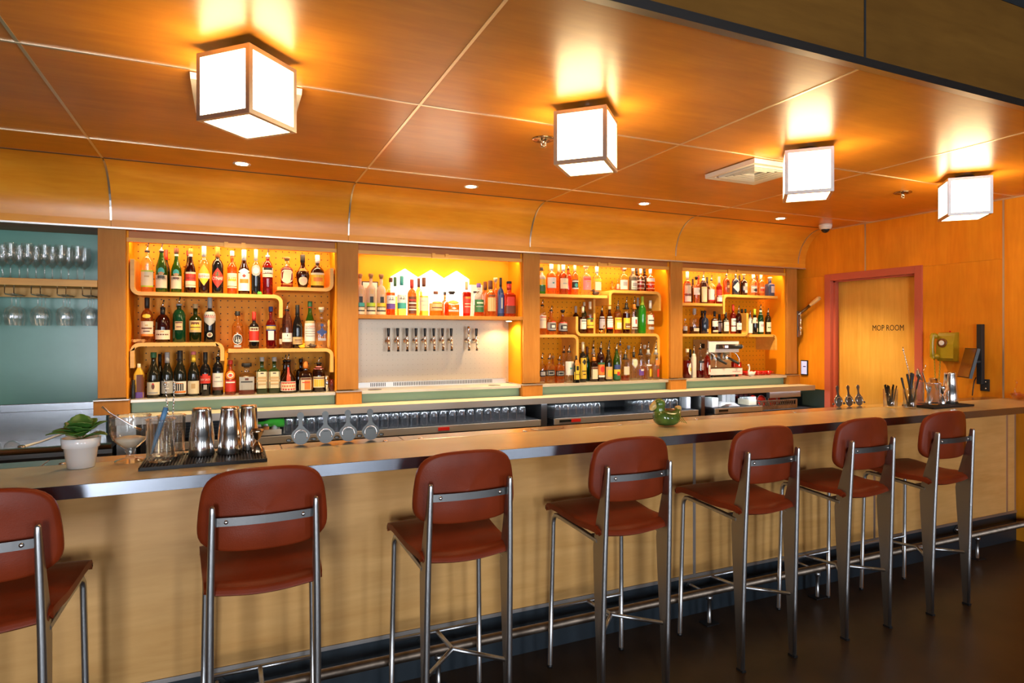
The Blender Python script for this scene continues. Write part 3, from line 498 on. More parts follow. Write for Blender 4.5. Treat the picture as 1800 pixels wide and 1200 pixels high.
# right-hand wall: veneered panels round a door opening, metal strips in the joints
DY0, DY1, DZ = 3.35, 4.26, 2.06
wr = MB().box(XR+.15, XR+.25, FRONT_Y-.2, 5.0, 0, 3.2).build('wall_right', 'room_wall'); struct(wr)
def wpanel(y0, y1, z0, z1, m='wall_ply'): MB().box(XR, XR+.15, y0, y1, z0, z1).build('wall_panel', m, wr)
g = .003
wpanel(3.854+g, 4.86, DZ, CZ+.02); wpanel(2.745+g, 3.854-g, DZ, CZ+.02)
wpanel(DY1, 4.86, .962, DZ-.001); wpanel(2.745+g, DY0, 0, DZ-.001)
MB().box(XR, XR+.15, DY1, 4.86, 0, .958).build('dado_panel', 'dado', wr)
wpanel(1.6, 2.745-g, 0, CZ+.02); wpanel(.2, 1.597, 0, 3.2, 'fascia_ply'); wpanel(-1.3, .197, 0, 3.2, 'fascia_ply'); wpanel(FRONT_Y, -1.303, 0, 3.2, 'fascia_ply')
for y, z0 in ((3.854, DZ), (2.745, 0)): MB().box(XR-.003, XR+.012, y-.006, y+.006, z0, CZ).build('joint_strip', 'alu', wr)
MB().box(XR-.006, XR+.01, 1.6, 4.2, CZ-.012, CZ-.001).build('ceiling_strip', 'seam_metal', wr)
# door with pink frame
d = sempty('door_1')
fr = MB(); t = .052
for y0, y1 in ((DY1-t, DY1+.012), (DY0-.012, DY0+t)): fr.box(XR-.012, XR+.14, y0, y1, 0, DZ+.012)
fr.box(XR-.012, XR+.14, DY0+t, DY1-t, DZ-t, DZ+.012)
fr.build('door_frame', 'pink', d, bevel=.002)
st = MB(); st.box(XR+.03, XR+.045, DY1-t-.022, DY1-t, 0, DZ-t).box(XR+.03, XR+.045, DY0+t, DY0+t+.014, 0, DZ-t).box(XR+.03, XR+.045, DY0+t, DY1-t, DZ-t-.014, DZ-t)
st.build('door_stop', 'pink', d)
lf = MB().box(XR+.10, XR+.135, DY0+t+.002, DY1-t-.002, .006, DZ-t-.003).build('door_leaf', 'door_ply', d)
vs, fs = text_mesh('MOP ROOM', width=.29, height=.052)
MB().add([(XR+.0985, 3.71-x, 1.556+y) for x, y in vs], fs).build('lettering', 'ink', lf)

# ceiling over the bar: veneer panels with metal strips between them, curved cove to the back bar, fascia towards the room
cl = struct(MB().box(XL, XR+.02, 1.63, 4.86, CZ+.022, CZ+.10).build('ceiling', 'plaster_dark'))
CX = [XL, -.672, .755, 2.175, 3.618, XR]; CY = [1.606, 2.671, 3.828, 4.212]
for i in range(5):
    for j in range(3):
        MB().box(CX[i]+g, CX[i+1]-g, CY[j]+g, CY[j+1]-g, CZ, CZ+.02).build('ceiling_panel', 'ceiling_ply', cl)
for x in CX[1:5]: MB().box(x-.006, x+.006, CY[0], CY[3], CZ-.0025, CZ+.015).build('seam_strip', 'seam_metal', cl)
for y in CY[1:3]: MB().box(XL, XR, y-.006, y+.006, CZ-.003, CZ+.015).build('seam_strip', 'seam_metal', cl)
MB().box(XL, XR, CY[3]-.003, CY[3]+.02, CZ-.001, CZ+.02).build('shadow_gap', 'dark_metal', cl)
struct(MB().box(XL, XR+.2, FRONT_Y-.1, 1.64, 2.98, 3.1).build('ceiling', 'plaster_dark'))
cv = sempty('trim_1')     # cove
LIPY, LIPZ, CB = 4.50, 2.151, 2.200
prof = [(4.222+.278*sin(R(90*k/12)), CB+(CZ-CB)*cos(R(90*k/12))) for k in range(13)]
for i in range(5):
    m = MB(); n = len(prof); x0, x1 = CX[i]+.002, CX[i+1]-.002
    m.loft([[(x, y, z) for y, z in prof] for x in (x0, x1)], sm=True, caps=False)
    m.f = [q for k, q in enumerate(m.f) if k % n != n-1]; m.mi = m.mi[:len(m.f)]; m.sm = m.sm[:len(m.f)]
    m.build('cove_panel', 'cove_ply', cv)
    MB().box(CX[i]+.001, CX[i+1]-.001, LIPY, LIPY+.02, LIPZ+.006, CB+.001).build('cove_lip', 'cove_ply', cv)
for x in CX[1:5]+[XR-.1]:
    m = MB(); m.loft([[(x+dx, y-.004*(1 if s else 0), z-.004*(1 if s else 0)) for s in (0, 1) for dx in ((-.005, .005) if s == 0 else (.005, -.005))] for y, z in prof[1:]], sm=False)
    m.build('cove_strip', 'alu', cv)
MB().box(XL, XR, LIPY-.004, LIPY+.02, LIPZ-.004, LIPZ+.006).build('cove_edge', 'alu', cv)
MB().box(XL, XR, LIPY+.02, 4.86, LIPZ-.002, LIPZ+.004).build('soffit_board', 'header_ply', cv)
fa = sempty('trim_2')     # fascia above the bar ceiling
for i in range(5): MB().box(CX[i]+.003, CX[i+1]-.003, 1.606, 1.628, CZ+.03, 2.945).build('fascia_panel', 'fascia_ply', fa)
for x in CX[1:5]: MB().box(x-.005, x+.005, 1.604, 1.626, CZ+.03, 2.945).build('joint_strip', 'dark_metal', fa)
MB().box(XL, XR, 1.596, 1.63, CZ-.004, CZ+.028).build('edge_angle', 'steel_dark', fa)
MB().box(XL, XR, 1.604, 1.66, 2.946, 2.985).build('top_rail', 'dark_metal', fa)

# ------------------------------------------------------------------ back bar
PIL = [(-.746, -.598), (.682, .829), (2.131, 2.279), (3.588, 3.722), (5.013, 5.145)]
BAS = [(-.758, -.572), (.668, .842), (2.098, 2.274), (3.54, 3.715), (4.97, 5.118)]
for k, (a, c) in enumerate(PIL):
    p = sempty('trim_%d' % (k+3))
    MB().box(a, c, 4.53, 4.556, 1.105, LIPZ-.002).build('post', 'pillar_ply', p, bevel=.002)
    MB().box(BAS[k][0], BAS[k][1], 4.47, 4.86, 1.008, 1.095).build('plinth_block', 'pillar_ply', p, bevel=.002)
    MB().box(BAS[k][0]-.002, BAS[k][1]+.002, 4.466, 4.86, 1.0955, 1.0995).build('cap_strip', 'alu', p)
BAYS = [(-.598, .682), (.829, 2.131), (2.279, 3.588), (3.722, 5.013)]
BAYNAME = ['first lit shelf bay, next to the hanging wine glasses', 'shelf bay with beer taps on a steel wall', 'shelf bay just right of the beer taps', 'shelf bay holding the espresso machine, by the door wall']
TH = .024
def board(bay, pts, y0=4.55, y1=4.80, th=TH):
    """bent plywood board: a path in x-z with rounded turns, given thickness and depth"""
    L, Rr = [], []
    for i, p in enumerate(pts):
        a = pts[max(i-1, 0)]; c = pts[min(i+1, len(pts)-1)]; dx, dz = c[0]-a[0], c[1]-a[1]; l = hypot(dx, dz); nx, nz = -dz/l*th/2, dx/l*th/2
        L.append((p[0]+nx, p[1]+nz)); Rr.append((p[0]-nx, p[1]-nz))
    m = MB(); n = len(pts)
    rings = [[(L[i][0], y0, L[i][1]), (L[i][0], y1, L[i][1]), (Rr[i][0], y1, Rr[i][1]), (Rr[i][0], y0, Rr[i][1])] for i in range(n)]
    m.loft(rings, sm=False); return m.build('shelf', 'shelf_ply', bay, bevel=.0015, seg=1)
q = .042
def SH1():
    b1, b2, b3, b4 = bays
    board(b1, [(-.566, 1.97), (-.566, 1.756+q)]+arc(-.566+q, 1.756+q, q, 180, 270)+[(-.2, 1.756), (.31-q, 1.756)]+arc(.31-q, 1.756-q, q, 90, 0)+[(.31, 1.611)])
    board(b1, [(.286, 1.812), (.648-q, 1.812)]+arc(.648-q, 1.812+q, q, 270, 360)+[(.648, 1.965)])
    board(b1, [(-.566, 1.287), (-.566, 1.434-q)]+arc(-.566+q, 1.434-q, q, 180, 90)+[(-.3, 1.434), (-.054-q, 1.434)]+arc(-.054-q, 1.434-q, q, 90, 0)+[(-.054, 1.324)])
    board(b1, [(-.019, 1.389), (.648-q, 1.389)]+arc(.648-q, 1.389-q, q, 90, 0)+[(.648, 1.231)])
    m = MB().box(.829, 2.131, 4.535, 4.80, 1.612, 1.640); m.build('shelf', 'pillar_ply', b2, bevel=.002)
    board(b3, [(2.281, 1.817), (2.6, 1.817), (2.936, 1.817)])
    board(b3, [(2.962, 1.749), (2.962, 1.867-q)]+arc(2.962+q, 1.867-q, q, 180, 90)+[(3.2, 1.867), (3.486-q, 1.867)]+arc(3.486-q, 1.867-q, q, 90, 0)+[(3.486, 1.708)])
    board(b3, [(2.281, 1.484), (2.640-q, 1.484)]+arc(2.640-q, 1.484-q, q, 90, 0)+[(2.640, 1.25)])
    board(b3, [(2.636, 1.647), (2.636, 1.493+q)]+arc(2.636+q, 1.493+q, q, 180, 270)+[(3.1, 1.493), (3.473-q, 1.493)]+arc(3.473-q, 1.493-q, q, 90, 0)+[(3.473, 1.232)])
    MB().box(2.862, 2.880, 4.657, 4.80, 1.5055, 1.8045).build('divider', 'shelf_ply', b3)
    board(b4, [(3.724, 1.773), (4.0, 1.773), (4.206, 1.773)])
    board(b4, [(4.224, 1.690), (4.224, 1.862-q)]+arc(4.224+q, 1.862-q, q, 180, 90)+[(4.6, 1.862), (4.906, 1.862)])
    board(b4, [(3.724, 1.491), (4.514-q, 1.491)]+arc(4.514-q, 1.491+q, q, 270, 360)+[(4.514, 1.702)])
    board(b4, [(4.535, 1.485), (4.886-q, 1.485)]+arc(4.886-q, 1.485-q, q, 90, 0)+[(4.886, 1.344)])
bays = []
for k, (a, c) in enumerate(BAYS):
    if k: a -= .036
    t = thing('shelf_bay', BAYNAME[k], 'shelf', (0, 0, 0), 0, 'lit shelf bays of the back bar'); bays.append(t)
    if k == 1:
        MB().box(a, c, 4.80, 4.815, 1.0755, 1.612).build('tap_wall', 'tap_steel', t); MB().box(a, c, 4.80, 4.815, 1.612, LIPZ-.004).build('back_panel', 'bay_yellow', t)
    else: MB().box(a, c, 4.80, 4.815, 1.0755, LIPZ-.004).build('back_panel', 'pegboard', t)
    for x0, x1 in ((a, a+.012), (c-.012, c)): MB().box(x0, x1, 4.5565, 4.7995, 1.0995, LIPZ-.004).build('side_panel', 'bay_yellow', t)
    MB().box(a+.012, c-.012, 4.5625, 4.58, 2.078, LIPZ-.004).build('header', 'header_ply', t)
    MB().box(BAYS[k][0]+.001, c-.001, 4.552, 4.5615, 2.078, 2.104).build('header_strip', 'shelf_ply', t)
    xm = (a+c)/2-.02; m = MB().box(xm-.065, xm+.065, 4.536, 4.5515, 2.072, 2.086); m.box(xm-.065, xm-.04, 4.536, 4.5515, 2.086, 2.108).box(xm+.04, xm+.065, 4.536, 4.5515, 2.086, 2.108)
    m.build('sensor_mount', 'shelf_ply', t)
    MB().box(a+.02, c-.02, 4.583, 4.597, 2.112, 2.119).build('glow_strip', 'led_glow', t)
    lx0, lx1 = BAS[k][1]+.003, BAS[k+1][0]-.003
    MB().box(lx0, lx1, 4.495, 4.7995, 1.0745, 1.0945).build('ledge', 'ledge_steel', t, bevel=.002)
    MB().box(lx0, lx1, 4.535, 4.86, 1.0085, 1.074).build('splash_panel', 'sage', t)
SH1()
MB().lathe([(.030, 0), (.030, .008)], 20, (2.045, 4.62, 1.6035)).build('puck_light', 'alu', bays[1]); MB().lathe([(.022, 0), (.022, .0008)], 20, (2.045, 4.62, 1.6025)).build('puck_lens', 'led_glow', bays[1])
l = bpy.data.lights.new('puck_beam', 'SPOT'); l.energy = 13; l.color = WARM; l.spot_size = R(150); l.spot_blend = .5; l.shadow_soft_size = .018
o = bpy.data.objects.new('puck_beam', l); COL.objects.link(o); o.location = (2.045, 4.62, 1.600); o.parent = bays[1]
# drip tray with slots along the foot of the tap wall
tr = MB().box(.87, 2.08, 4.755, 4.7995, 1.0948, 1.135)
tr.build('drip_tray', 'steel', bays[1])
m = MB()
for i in range(74):
    x = .96+i*.0135
    if abs(x-1.10) > .03: m.box(x, x+.006, 4.7535, 4.7545, 1.103, 1.130)
o = m.build('tray_slots', 'black_matt', bays[1]); o['kind'] = 'stuff'
for x in (.955, 1.90): MB().lathe([(.05, 0), (.05, .002), (.04, .003)], 24, (x, 4.575, 1.0948)).build('drain', 'steel_dark', bays[1])

# back counter (one long worktop) and what is under it
t = thing('back_counter', 'long back counter with pale top and brushed steel edge under the bottle shelves', 'counter')
MB().box(-.62, 5.12, 4.302, 4.858, .968, 1.0075).build('worktop', 'counter_top', t)
MB().box(-.62, 5.12, 4.296, 4.3015, .963, 1.0085).build('front_edge', 'front_steel', t)
MB().box(.30, 5.05, 4.312, 4.322, .9645, .9675).build('glow_strip', 'added_cool_glow', t)  # added strip, no known fitting: brightens the tumblers and shelves under the counter
MB().box(-.62, -.52, 4.34, 4.84, .0, .962).build('leg_panel', 'steel', t)
for x0, x1 in ((2.19, 2.24), (3.76, 3.80)): MB().box(x0, x1, 4.33, 4.80, 0, .962).build('upright', 'steel_dark', t)
MB().box(-.52, 5.2, 4.80, 4.85, 0, .962).build('back_board', 'black_matt', t)
MB().box(4.6, 5.0, 4.36, 4.40, .90, .962).build('bracket', 'steel_dark', t)
UN = [(-.42, 2.173, 'long steel under counter shelf with rows of upturned tumblers', 1.35), (2.29, 3.706, 'middle steel under counter shelf with two blocks of tumblers', 2.44), (3.89, 4.45, 'short steel under counter shelf holding papers, near the door', None)]
def plate_text(o_parent, txt, x, y, z, w, m='ink'):
    vs, fs = text_mesh(txt, width=w); MB().add([(x+a, y, z+b2) for a, b2 in vs], fs).build('lettering', m, o_parent)
for x0, x1, lb, rx in UN:
    t = thing('under_counter_shelf', lb, 'shelf', (0, 0, 0), 0, 'steel shelves under the back counter')
    MB().box(x0, x1, 4.31, 4.79, .795, .838).build('shelf_body', 'steel_dark', t); MB().box(x0, x1, 4.302, 4.309, .795, .842).build('front_face', 'front_steel', t, bevel=.001)
    MB().box(x0+.01, x1-.01, 4.32, 4.78, .8385, .8445).build('mat', 'black_rubber', t)
    MB().box(x0, x1, 4.33, 4.79, .0, .7945).build('cabinet', 'black_matt', t)
    if rx: MB().box(rx, rx+.085, 4.2995, 4.3015, .808, .832).build('warning_label', 'red_label', t)
    if rx != 1.35: MB().box(x0+.045, x0+.15, 4.2995, 4.3015, .812, .83).build('maker_plate', 'black', t)
t = thing('bottle_cooler', 'black louvred cooler under the left end of the back counter', 'cooler', (0, 0, 0))
MB().box(-.50, -.43, 4.36, 4.79, 0, .95).build('cabinet', 'black_matt', t)
MB().box(-.42, -.03, 4.44, 4.46, .8455, .958).build('grille_back', 'black', t)
for i in range(6): MB().box(-.42, -.03, 4.425, 4.4395, .852+i*.018, .860+i*.018).build('louvre', 'dark_metal', t)

# left station: teal wall, steel splash, drainboard, glass shelf
struct(MB().box(XL, -.7465, 4.845, 4.8595, .83, LIPZ-.003).build('wall_back', 'teal'))
t = thing('drainboard', 'stainless drainboard and splashback below the teal wall at left', 'sink')
MB().box(XL+.002, -.765, 4.825, 4.8445, 1.012, 1.062).build('splash_lip', 'splash_steel', t, bevel=.003); MB().box(XL+.002, -.75, 4.838, 4.8445, .83, 1.012).build('splashback', 'splash_steel', t)
MB().box(XL+.002, -.64, 4.33, 4.8375, .80, .832).build('tray', 'steel', t); MB().tube([(XL+.002, 4.31, .846), (-.64, 4.31, .846)], .019, 12).build('rolled_rim', 'steel', t)
MB().box(XL+.002, -.64, 4.32, 4.82, 0, .7995).build('base', 'black_matt', t)
MB().box(-.785, -.7605, 4.80, 4.8249, 1.03, 1.055).build('wall_clip', 'white', t)
t = thing('glass_shelf', 'maple shelf with stemware rails on the teal wall at left', 'shelf')
MB().box(XL, -.747, 4.53, 4.8445, 1.787, 1.829).build('board', 'shelf_ply', t, bevel=.002); MB().box(XL, -.747, 4.755, 4.77, 1.728, 1.7865).build('apron', 'shelf_ply', t)
for i in range(7):
    xc = -1.184+.127*(i-2)-.0
    for dx in (-.022, .022):
        x = xc+dx
        if x < -.755: MB().tube([(x, 4.54, 1.787), (x, 4.54, 1.742), (x, 4.55, 1.735), (x, 4.75, 1.735)], .0032, 6).build('rail_wire', 'chrome', t)

# ------------------------------------------------------------------ the bar itself
YB, YD, YE, ZB, PY = 2.333, 2.716, 2.845, 1.03, 2.66
t = thing('bar_counter', 'long bar with tan top, brushed metal edge and maple front', 'bar counter')
MB().box(XL, XR-.001, YB+.004, YD, .990, ZB).build('bar_top', 'bar_top', t)
MB().box(XL, XR-.001, YB, YB+.0035, .988, ZB+.0005).build('metal_edge', 'edge_steel', t, bevel=.0008)
MB().box(XL, XR-.001, YD+.003, YE, .985, ZB-.006).build('service_trough', 'steel_dark', t)
DR = [XL, -.62, -.15, .19, .70, 1.95, 3.2, XR-.002]
for a, c in zip(DR[:-1], DR[1:]): MB().box(a+.002, c-.002, YD+.009, YE, ZB-.0055, ZB-.001).build('drip_rail', 'zinc', t, bevel=.001)
for x in (-.56, -.32, .10, .62, .78, 1.30, 1.85, 2.35, 3.1): MB().lathe([(.012, 0), (.011, .003), (.004, .005)], 12, (x, YD+.03, ZB-.001)).build('rail_screw', 'chrome', t)
MB().lathe([(.09, 0), (.09, .002), (.075, .003)], 28, (1.44, YD+.066, ZB-.001), sy=.55).build('drain_cover', 'rail_steel', t)
m = MB()
for i in range(46): x = -1.25+i*.02; m.box(x, x+.009, YD+.001, YD+.008, ZB-.005, ZB-.001)
o = m.build('trough_slots', 'black_matt', t); o['kind'] = 'stuff'
PX = [XL, 2.262, 3.690, 5.107, XR]
for a, c in zip(PX[:-1], PX[1:]): MB().box(a+.008, c-.008, PY, PY+.02, .218, .985).build('front_panel', 'bar_ply', t)
for x in PX[1:-1]+[XR-.02]: MB().box(x-.009, x+.009, PY-.002, PY+.018, .205, .985).build('joint_strip', 'alu', t)
MB().box(XL, XR, PY-.003, PY+.02, .200, .217).build('bottom_strip', 'alu', t)
MB().box(XL, XR, PY+.002, PY+.022, 0, .1995).build('kick_plate', 'kick', t)
MB().box(XL, XR, PY+.022, YE-.02, 0, .984).build('carcass', 'black_matt', t)
t = thing('foot_rail', 'round steel foot rail running along the base of the bar', 'foot rail')
MB().tube([(XL, 2.545, .165), (XR, 2.545, .165)], .021, 14).build('pipe', 'rail_steel', t)
for x in (-1.1, -.02, .80, 2.263, 3.05, 4.55):
    MB().tube([(x, 2.545, .145), (x, 2.545, .004)], .010, 10).lathe([(.017, 0), (.017, .02)], 12, (x, 2.545, .125)).build('post', 'tube_steel', t)
    MB().box(x-.04, x+.04, 2.515, 2.575, 0, .006).build('foot_plate', 'black', t)
    MB().tube([(x-.03, 2.545, .165), (x-.03, PY-.0045, .165)], .008, 8).build('wall_bracket', 'tube_steel', t)
    MB().prism([(x-.03+.032*cos(R(k*90)), .165+.032*sin(R(k*90))) for k in range(4)], PY-.004, PY-.0005).build('bracket_plate', 'dark_metal', t)
# ------------------------------------------------------------------ bar stools
def make_stool(label):
    """origin on the floor under the back legs' middle; +y towards the bar"""
    t = thing('bar_stool', label, 'bar stool', (0, 0, 0), 0, 'leather bar stools along the bar')
    # seat: padded leather shell, dished, front edge rolled under
    def seat_mid(v):     # v 0 rear .. 1 front -> (y, z)
        P = [(.012, .700), (.020, .717), (.045, .730), (.10, .734), (.18, .734), (.27, .741), (.34, .749), (.385, .750), (.415, .743), (.430, .728), (.430, .714), (.420, .705)]
        k = v*(len(P)-1); i = min(int(k), len(P)-2); f2 = k-i
        return P[i][0]*(1-f2)+P[i+1][0]*f2, P[i][1]*(1-f2)+P[i+1][1]*f2
    def seat_fn(u, v):
        y, z = seat_mid(v); hw = .172+.030*min(1, max(0, y/.40)); x = (2*u-1)
        e = abs(x)**4; rear = max(0, 1-y/.14)
        z2 = z-.010*(1-x*x)*(1-.6*v)-.012*e*(.5 if v < .9 else .2)+rear*(.012*x*x)
        cr = 1-.06*max(0, (v-.72)/.28)**2*0-.05*max(0, (.12-v)/.12)
        return (x*hw*cr, y+.012*(1-x*x)*(1 if v > .6 else -0.3), z2)
    m = MB().grid(seat_fn, 14, 33); o = m.build('seat', 'leather', t, solid=.026); o.modifiers['s'].use_rim = True; o.modifiers['s'].offset = -1
    q2 = o.modifiers.new('b', 'BEVEL'); q2.width = .009; q2.segments = 3; q2.limit_method = 'ANGLE'; q2.angle_limit = R(50)
    # backrest: curved padded panel, wider at the bottom
    def back_out(n=64):
        pts = []
        for k in range(n):
            a = 2*pi*k/n; ca, sa = cos(a), sin(a); p = 4.6
            r = 1/(abs(ca)**p+abs(sa)**p)**(1/p); x, z = r*ca, r*sa
            w = .201-.019*(z+1)/2-.006*max(0, z); pts.append((x*w, .949+z*.121+.012*(1-(x)**2)*(1 if z > 0 else -.35)*abs(z)))
        return pts
    out = back_out(); rings = []
    def by(x, z): return .012+1.05*x*x-.02*(z-.95)
    for sc, dy in ((.0, 0), (.55, 0), (.93, 0), (.985, .003), (1.0, .010), (1.0, .019), (.985, .026), (.93, .030), (.55, .031), (.0, .031)):
        r = []
        for x, z in out:
            xx = x*sc; zz = .949+(z-.949)*sc; r.append((xx, by(xx, zz)+dy-.004, zz))
        rings.append(r)
    MB().loft(rings, caps=False).build('backrest', 'leather', t)
    # rear legs: folded steel blades, rounded at the back, widest at the seat
    SEC = [(0, .158, .010, .034, .0155), (.26, .1585, .006, .052, .0165), (.52, .157, -.002, .078, .017), (.64, .156, -.006, .088, .017), (.74, .1545, -.010, .074, .0165), (.86, .152, -.015, .046, .0155), (.955, .150, -.019, .026, .0135), (.974, .150, -.019, .024, .012), (.980, .150, -.017, .019, .008)]
    for sgn in (-1, 1):
        rings = []
        for z, x, y, dp, w in SEC:
            r = []
            hw = w/2*1.35
            for k in range(9):
                a = pi+pi*k/8; r.append((sgn*x+hw*cos(a), y+hw*.9+hw*.9*sin(a), z))
            r.append((sgn*x+hw*.62, y+dp, z)); r.append((sgn*x-hw*.62, y+dp, z)); rings.append(r)
        lg = MB(); lg.loft(rings)
        for i in range(len(lg.sm)): lg.sm[i] = (i % 11) < 8 and i < 11*8
        # the rounded spine is bright tube, the folded blade sides are duller steel
        for i in range(len(lg.mi)): lg.mi[i] = 0 if ((i % 11) < 8 and i < 11*8) else 1
        lg = lg.build('leg', ['tube_steel', 'fin_steel'], t)
        MB().box(sgn*.158-.011, sgn*.158+.011, .009, .046, .0, .009).build('foot_cap', 'black', lg)
    # front legs: bent tube up to the seat, running back under it to the blades
    for sgn in (-1, 1):
        lg = MB().tube([(sgn*.191, .405, .0), (sgn*.186, .398, .35), (sgn*.181, .392, .655), (sgn*.180, .388, .675), (sgn*.178, .376, .690), (sgn*.176, .358, .694), (sgn*.166, .20, .682), (sgn*.157, .055, .668)], .0105, 10).build('leg', 'tube_steel', t)
        MB().lathe([(.012, 0), (.012, .012)], 10, (sgn*.191, .405, .0)).build('foot_cap', 'black', lg)
    MB().tube([(-.178, .35, .688), (.178, .35, .688)], .008, 8).tube([(-.16, .12, .672), (.16, .12, .672)], .007, 8).build('seat_frame', 'tube_steel', t)
    s2 = MB().tube([(-.187, .399, .267), (.187, .399, .267)], .0085, 8)
    s2.tube([(0, .399, .267), (0, .200, .285)], .0085, 8).tube([(0, .200, .285), (-.157, .035, .288)], .0085, 8).tube([(0, .200, .285), (.157, .035, .288)], .0085, 8)
    s2.build('stretcher', 'tube_steel', t)
    bs = MB().grid(lambda u, v: ((2*u-1)*.146, -.012+.80*((2*u-1)*.146)**2, .914+.026*v), 16, 1, sm=False).build('back_strap', 'strap_steel', t, solid=.004)
    for sgn in (-1, 1): MB().ell((sgn*.112, -.012+.80*.112**2-.004, .927), (.0065, .004, .0065), 10, 6).build('bolt', 'chrome', bs)
    return t
SX = [-.632, .0975, .779, 1.502, 2.231, 2.912, 3.570]
SNAME = ['leather bar stool cut off by the left edge, below the potted plant', 'leather bar stool in front of the steel shakers, second from the plant', 'leather bar stool third from the plant, square in front of the beer taps',
         'leather bar stool in the middle of the row, left of the green duck', 'leather bar stool just right of the green duck, fifth from the plant', 'leather bar stool next to last before the door wall', 'leather bar stool at the far end, nearest the yellow phone']
st0 = make_stool(SNAME[0]); st0.location = (SX[0], 2.10, 0)
for x, lb in zip(SX[1:], SNAME[1:]): dup(st0, (x, 2.10 if x < 2.5 else 2.112, 0), 0, lb)

# ------------------------------------------------------------------ ceiling fixtures
def make_lamp(label):
    t = thing('ceiling_lamp', label, 'lamp', (0, 0, 0), R(45), 'cube lamps on the wooden ceiling')
    h, z0, z1, e = .1175, -.262, -.027, .0165
    m = MB()
    for sx in (-1, 1):
        for sy in (-1, 1): m.box(min(sx*h, sx*(h-e)), max(sx*h, sx*(h-e)), min(sy*h, sy*(h-e)), max(sy*h, sy*(h-e)), z0, z1)
    for z in (z0, z1-e):
        for s2 in (-1, 1):
            a, c = sorted((s2*h, s2*(h-e))); m.box(-h+e, h-e, a, c, z, z+e); m.box(a, c, -h+e, h-e, z, z+e)
    m.build('frame', 'alu', t)
    MB().box(-h+.004, h-.004, -h+.004, h-.004, z1-.003, z1).build('top_plate', 'alu', t)
    i = h-.006
    for k in range(4):
        a = k*pi/2; pts = [(-i+.004, -i), (i-.004, -i)]
        P = [(x*cos(a)-y*sin(a), x*sin(a)+y*cos(a)) for x, y in pts]
        MB().add([(P[0][0], P[0][1], z0+.006), (P[1][0], P[1][1], z0+.006), (P[1][0], P[1][1], z1-.006), (P[0][0], P[0][1], z1-.006)], [(0, 1, 2, 3)]).build('pane', 'lamp_glow', t)
    MB().add([(-i, -i, z0+.004), (i, -i, z0+.004), (i, i, z0+.004), (-i, i, z0+.004)], [(3, 2, 1, 0)]).build('pane', 'lamp_glow', t)
    MB().lathe([(.05, -.027), (.05, 0)], 24).build('ceiling_rose', 'steel_dark', t)
    return t
LN = ['cube lamp with metal frame, largest and nearest on the ceiling', 'cube lamp with metal frame beside the round ceiling speaker', 'cube lamp with metal frame in front of the square air vent', 'cube lamp with metal frame nearest the end wall']
lp = make_lamp(LN[0]); lp.location = (.055, 2.446, CZ)
for x, y, lb in ((1.460, 2.437, LN[1]), (2.862, 2.452, LN[2]), (4.280, 2.470, LN[3])): dup(lp, (x, y, CZ), R(45), lb)
for i, (x, y) in enumerate([(.057, 4.035), (1.495, 4.017), (2.91, 3.995), (4.369, 4.021)]):
    t = thing('downlight', ['recessed downlight above the first lit shelf bay', 'recessed downlight above the beer tap bay', 'recessed downlight above the bay right of the taps', 'recessed downlight near the white dome camera'][i], 'light', (x, y, CZ), 0, 'recessed ceiling downlights')
    MB().lathe([(.034, -.0005), (.048, -.004), (.050, -.0005)], 28, cap0=False, cap1=False).build('trim_ring', 'white', t)
    MB().lathe([(.001, -.001), (.034, -.0015)], 28, cap0=False, cap1=False).build('lens', 'down_glow', t)
    l = bpy.data.lights.new('beam', 'SPOT'); l.energy = DOWN_W; l.color = WARM; l.spot_size = R(110); l.spot_blend = .6; l.shadow_soft_size = .03
    o = bpy.data.objects.new('beam', l); COL.objects.link(o); o.location = (0, 0, -.012); o.parent = t
def vent(label, x, y):
    t = thing('air_vent', label, 'vent', (x, y, CZ), 0, 'square white air vents in the ceiling')
    for k, (a, c, z0, z1) in enumerate([(.205, .165, -.004, -.030), (.150, .128, -.012, -.032), (.116, .096, -.012, -.030), (.084, .066, -.012, -.028), (.054, .038, -.012, -.026)]):
        m = MB(); r = lambda h, z: [(-h, -h, z), (h, -h, z), (h, h, z), (-h, h, z)]
        m.loft([r(a, z0), r(a-.004 if k else a-.002, z1), r(c, z1+.004), r(c+.004, z0+.004)], sm=False, caps=False); m.build('outer_frame' if k == 0 else 'louvre', 'white', t)
    MB().add([(-.17, -.17, -.003), (.17, -.17, -.003), (.17, .17, -.003), (-.17, .17, -.003)], [(3, 2, 1, 0)]).build('duct', 'black_matt', t)
    MB().add([(-.024, -.024, -.014), (.024, -.024, -.014), (.024, .024, -.014), (-.024, .024, -.014), (0, 0, -.024)], [(0, 1, 4), (1, 2, 4), (2, 3, 4), (3, 0, 4)]).build('centre_cone', 'white', t)
vent('white square air vent beside the third cube lamp', 2.925, 2.893); vent('white air vent mostly hidden behind the largest cube lamp', .060, 2.893)
for x, y, lb in ((1.469, 2.88, 'round bronze sprinkler plate left of the second cube lamp'), (4.355, 2.923, 'small round sprinkler plate near the last cube lamp')):
    t = thing('sprinkler', lb, 'sprinkler', (x, y, CZ), 0, 'fire sprinklers')
    MB().lathe([(.058, -.001), (.056, -.006), (.046, -.004), (.040, -.008), (.026, -.004), (.018, -.012)], 28).build('plate', 'bronze', t)
    MB().tube([(0, 0, -.01), (0, 0, -.03)], .006, 8).tube([(-.013, 0, -.012), (-.013, 0, -.032), (0, 0, -.040), (.013, 0, -.032), (.013, 0, -.012)], .003, 6).lathe([(.016, -.043), (.016, -.040)], 12).build('head', 'chrome', t)
t = thing('dome_camera', 'white dome security camera at the ceiling corner', 'camera', (4.97, 4.06, CZ))
MB().lathe([(.056, -.001), (.056, -.022), (.050, -.040), (.042, -.048)], 28).build('housing', 'white', t); MB().ell((0, 0, -.046), (.036, .036, .034), 20, 10).build('dome', 'black', t)

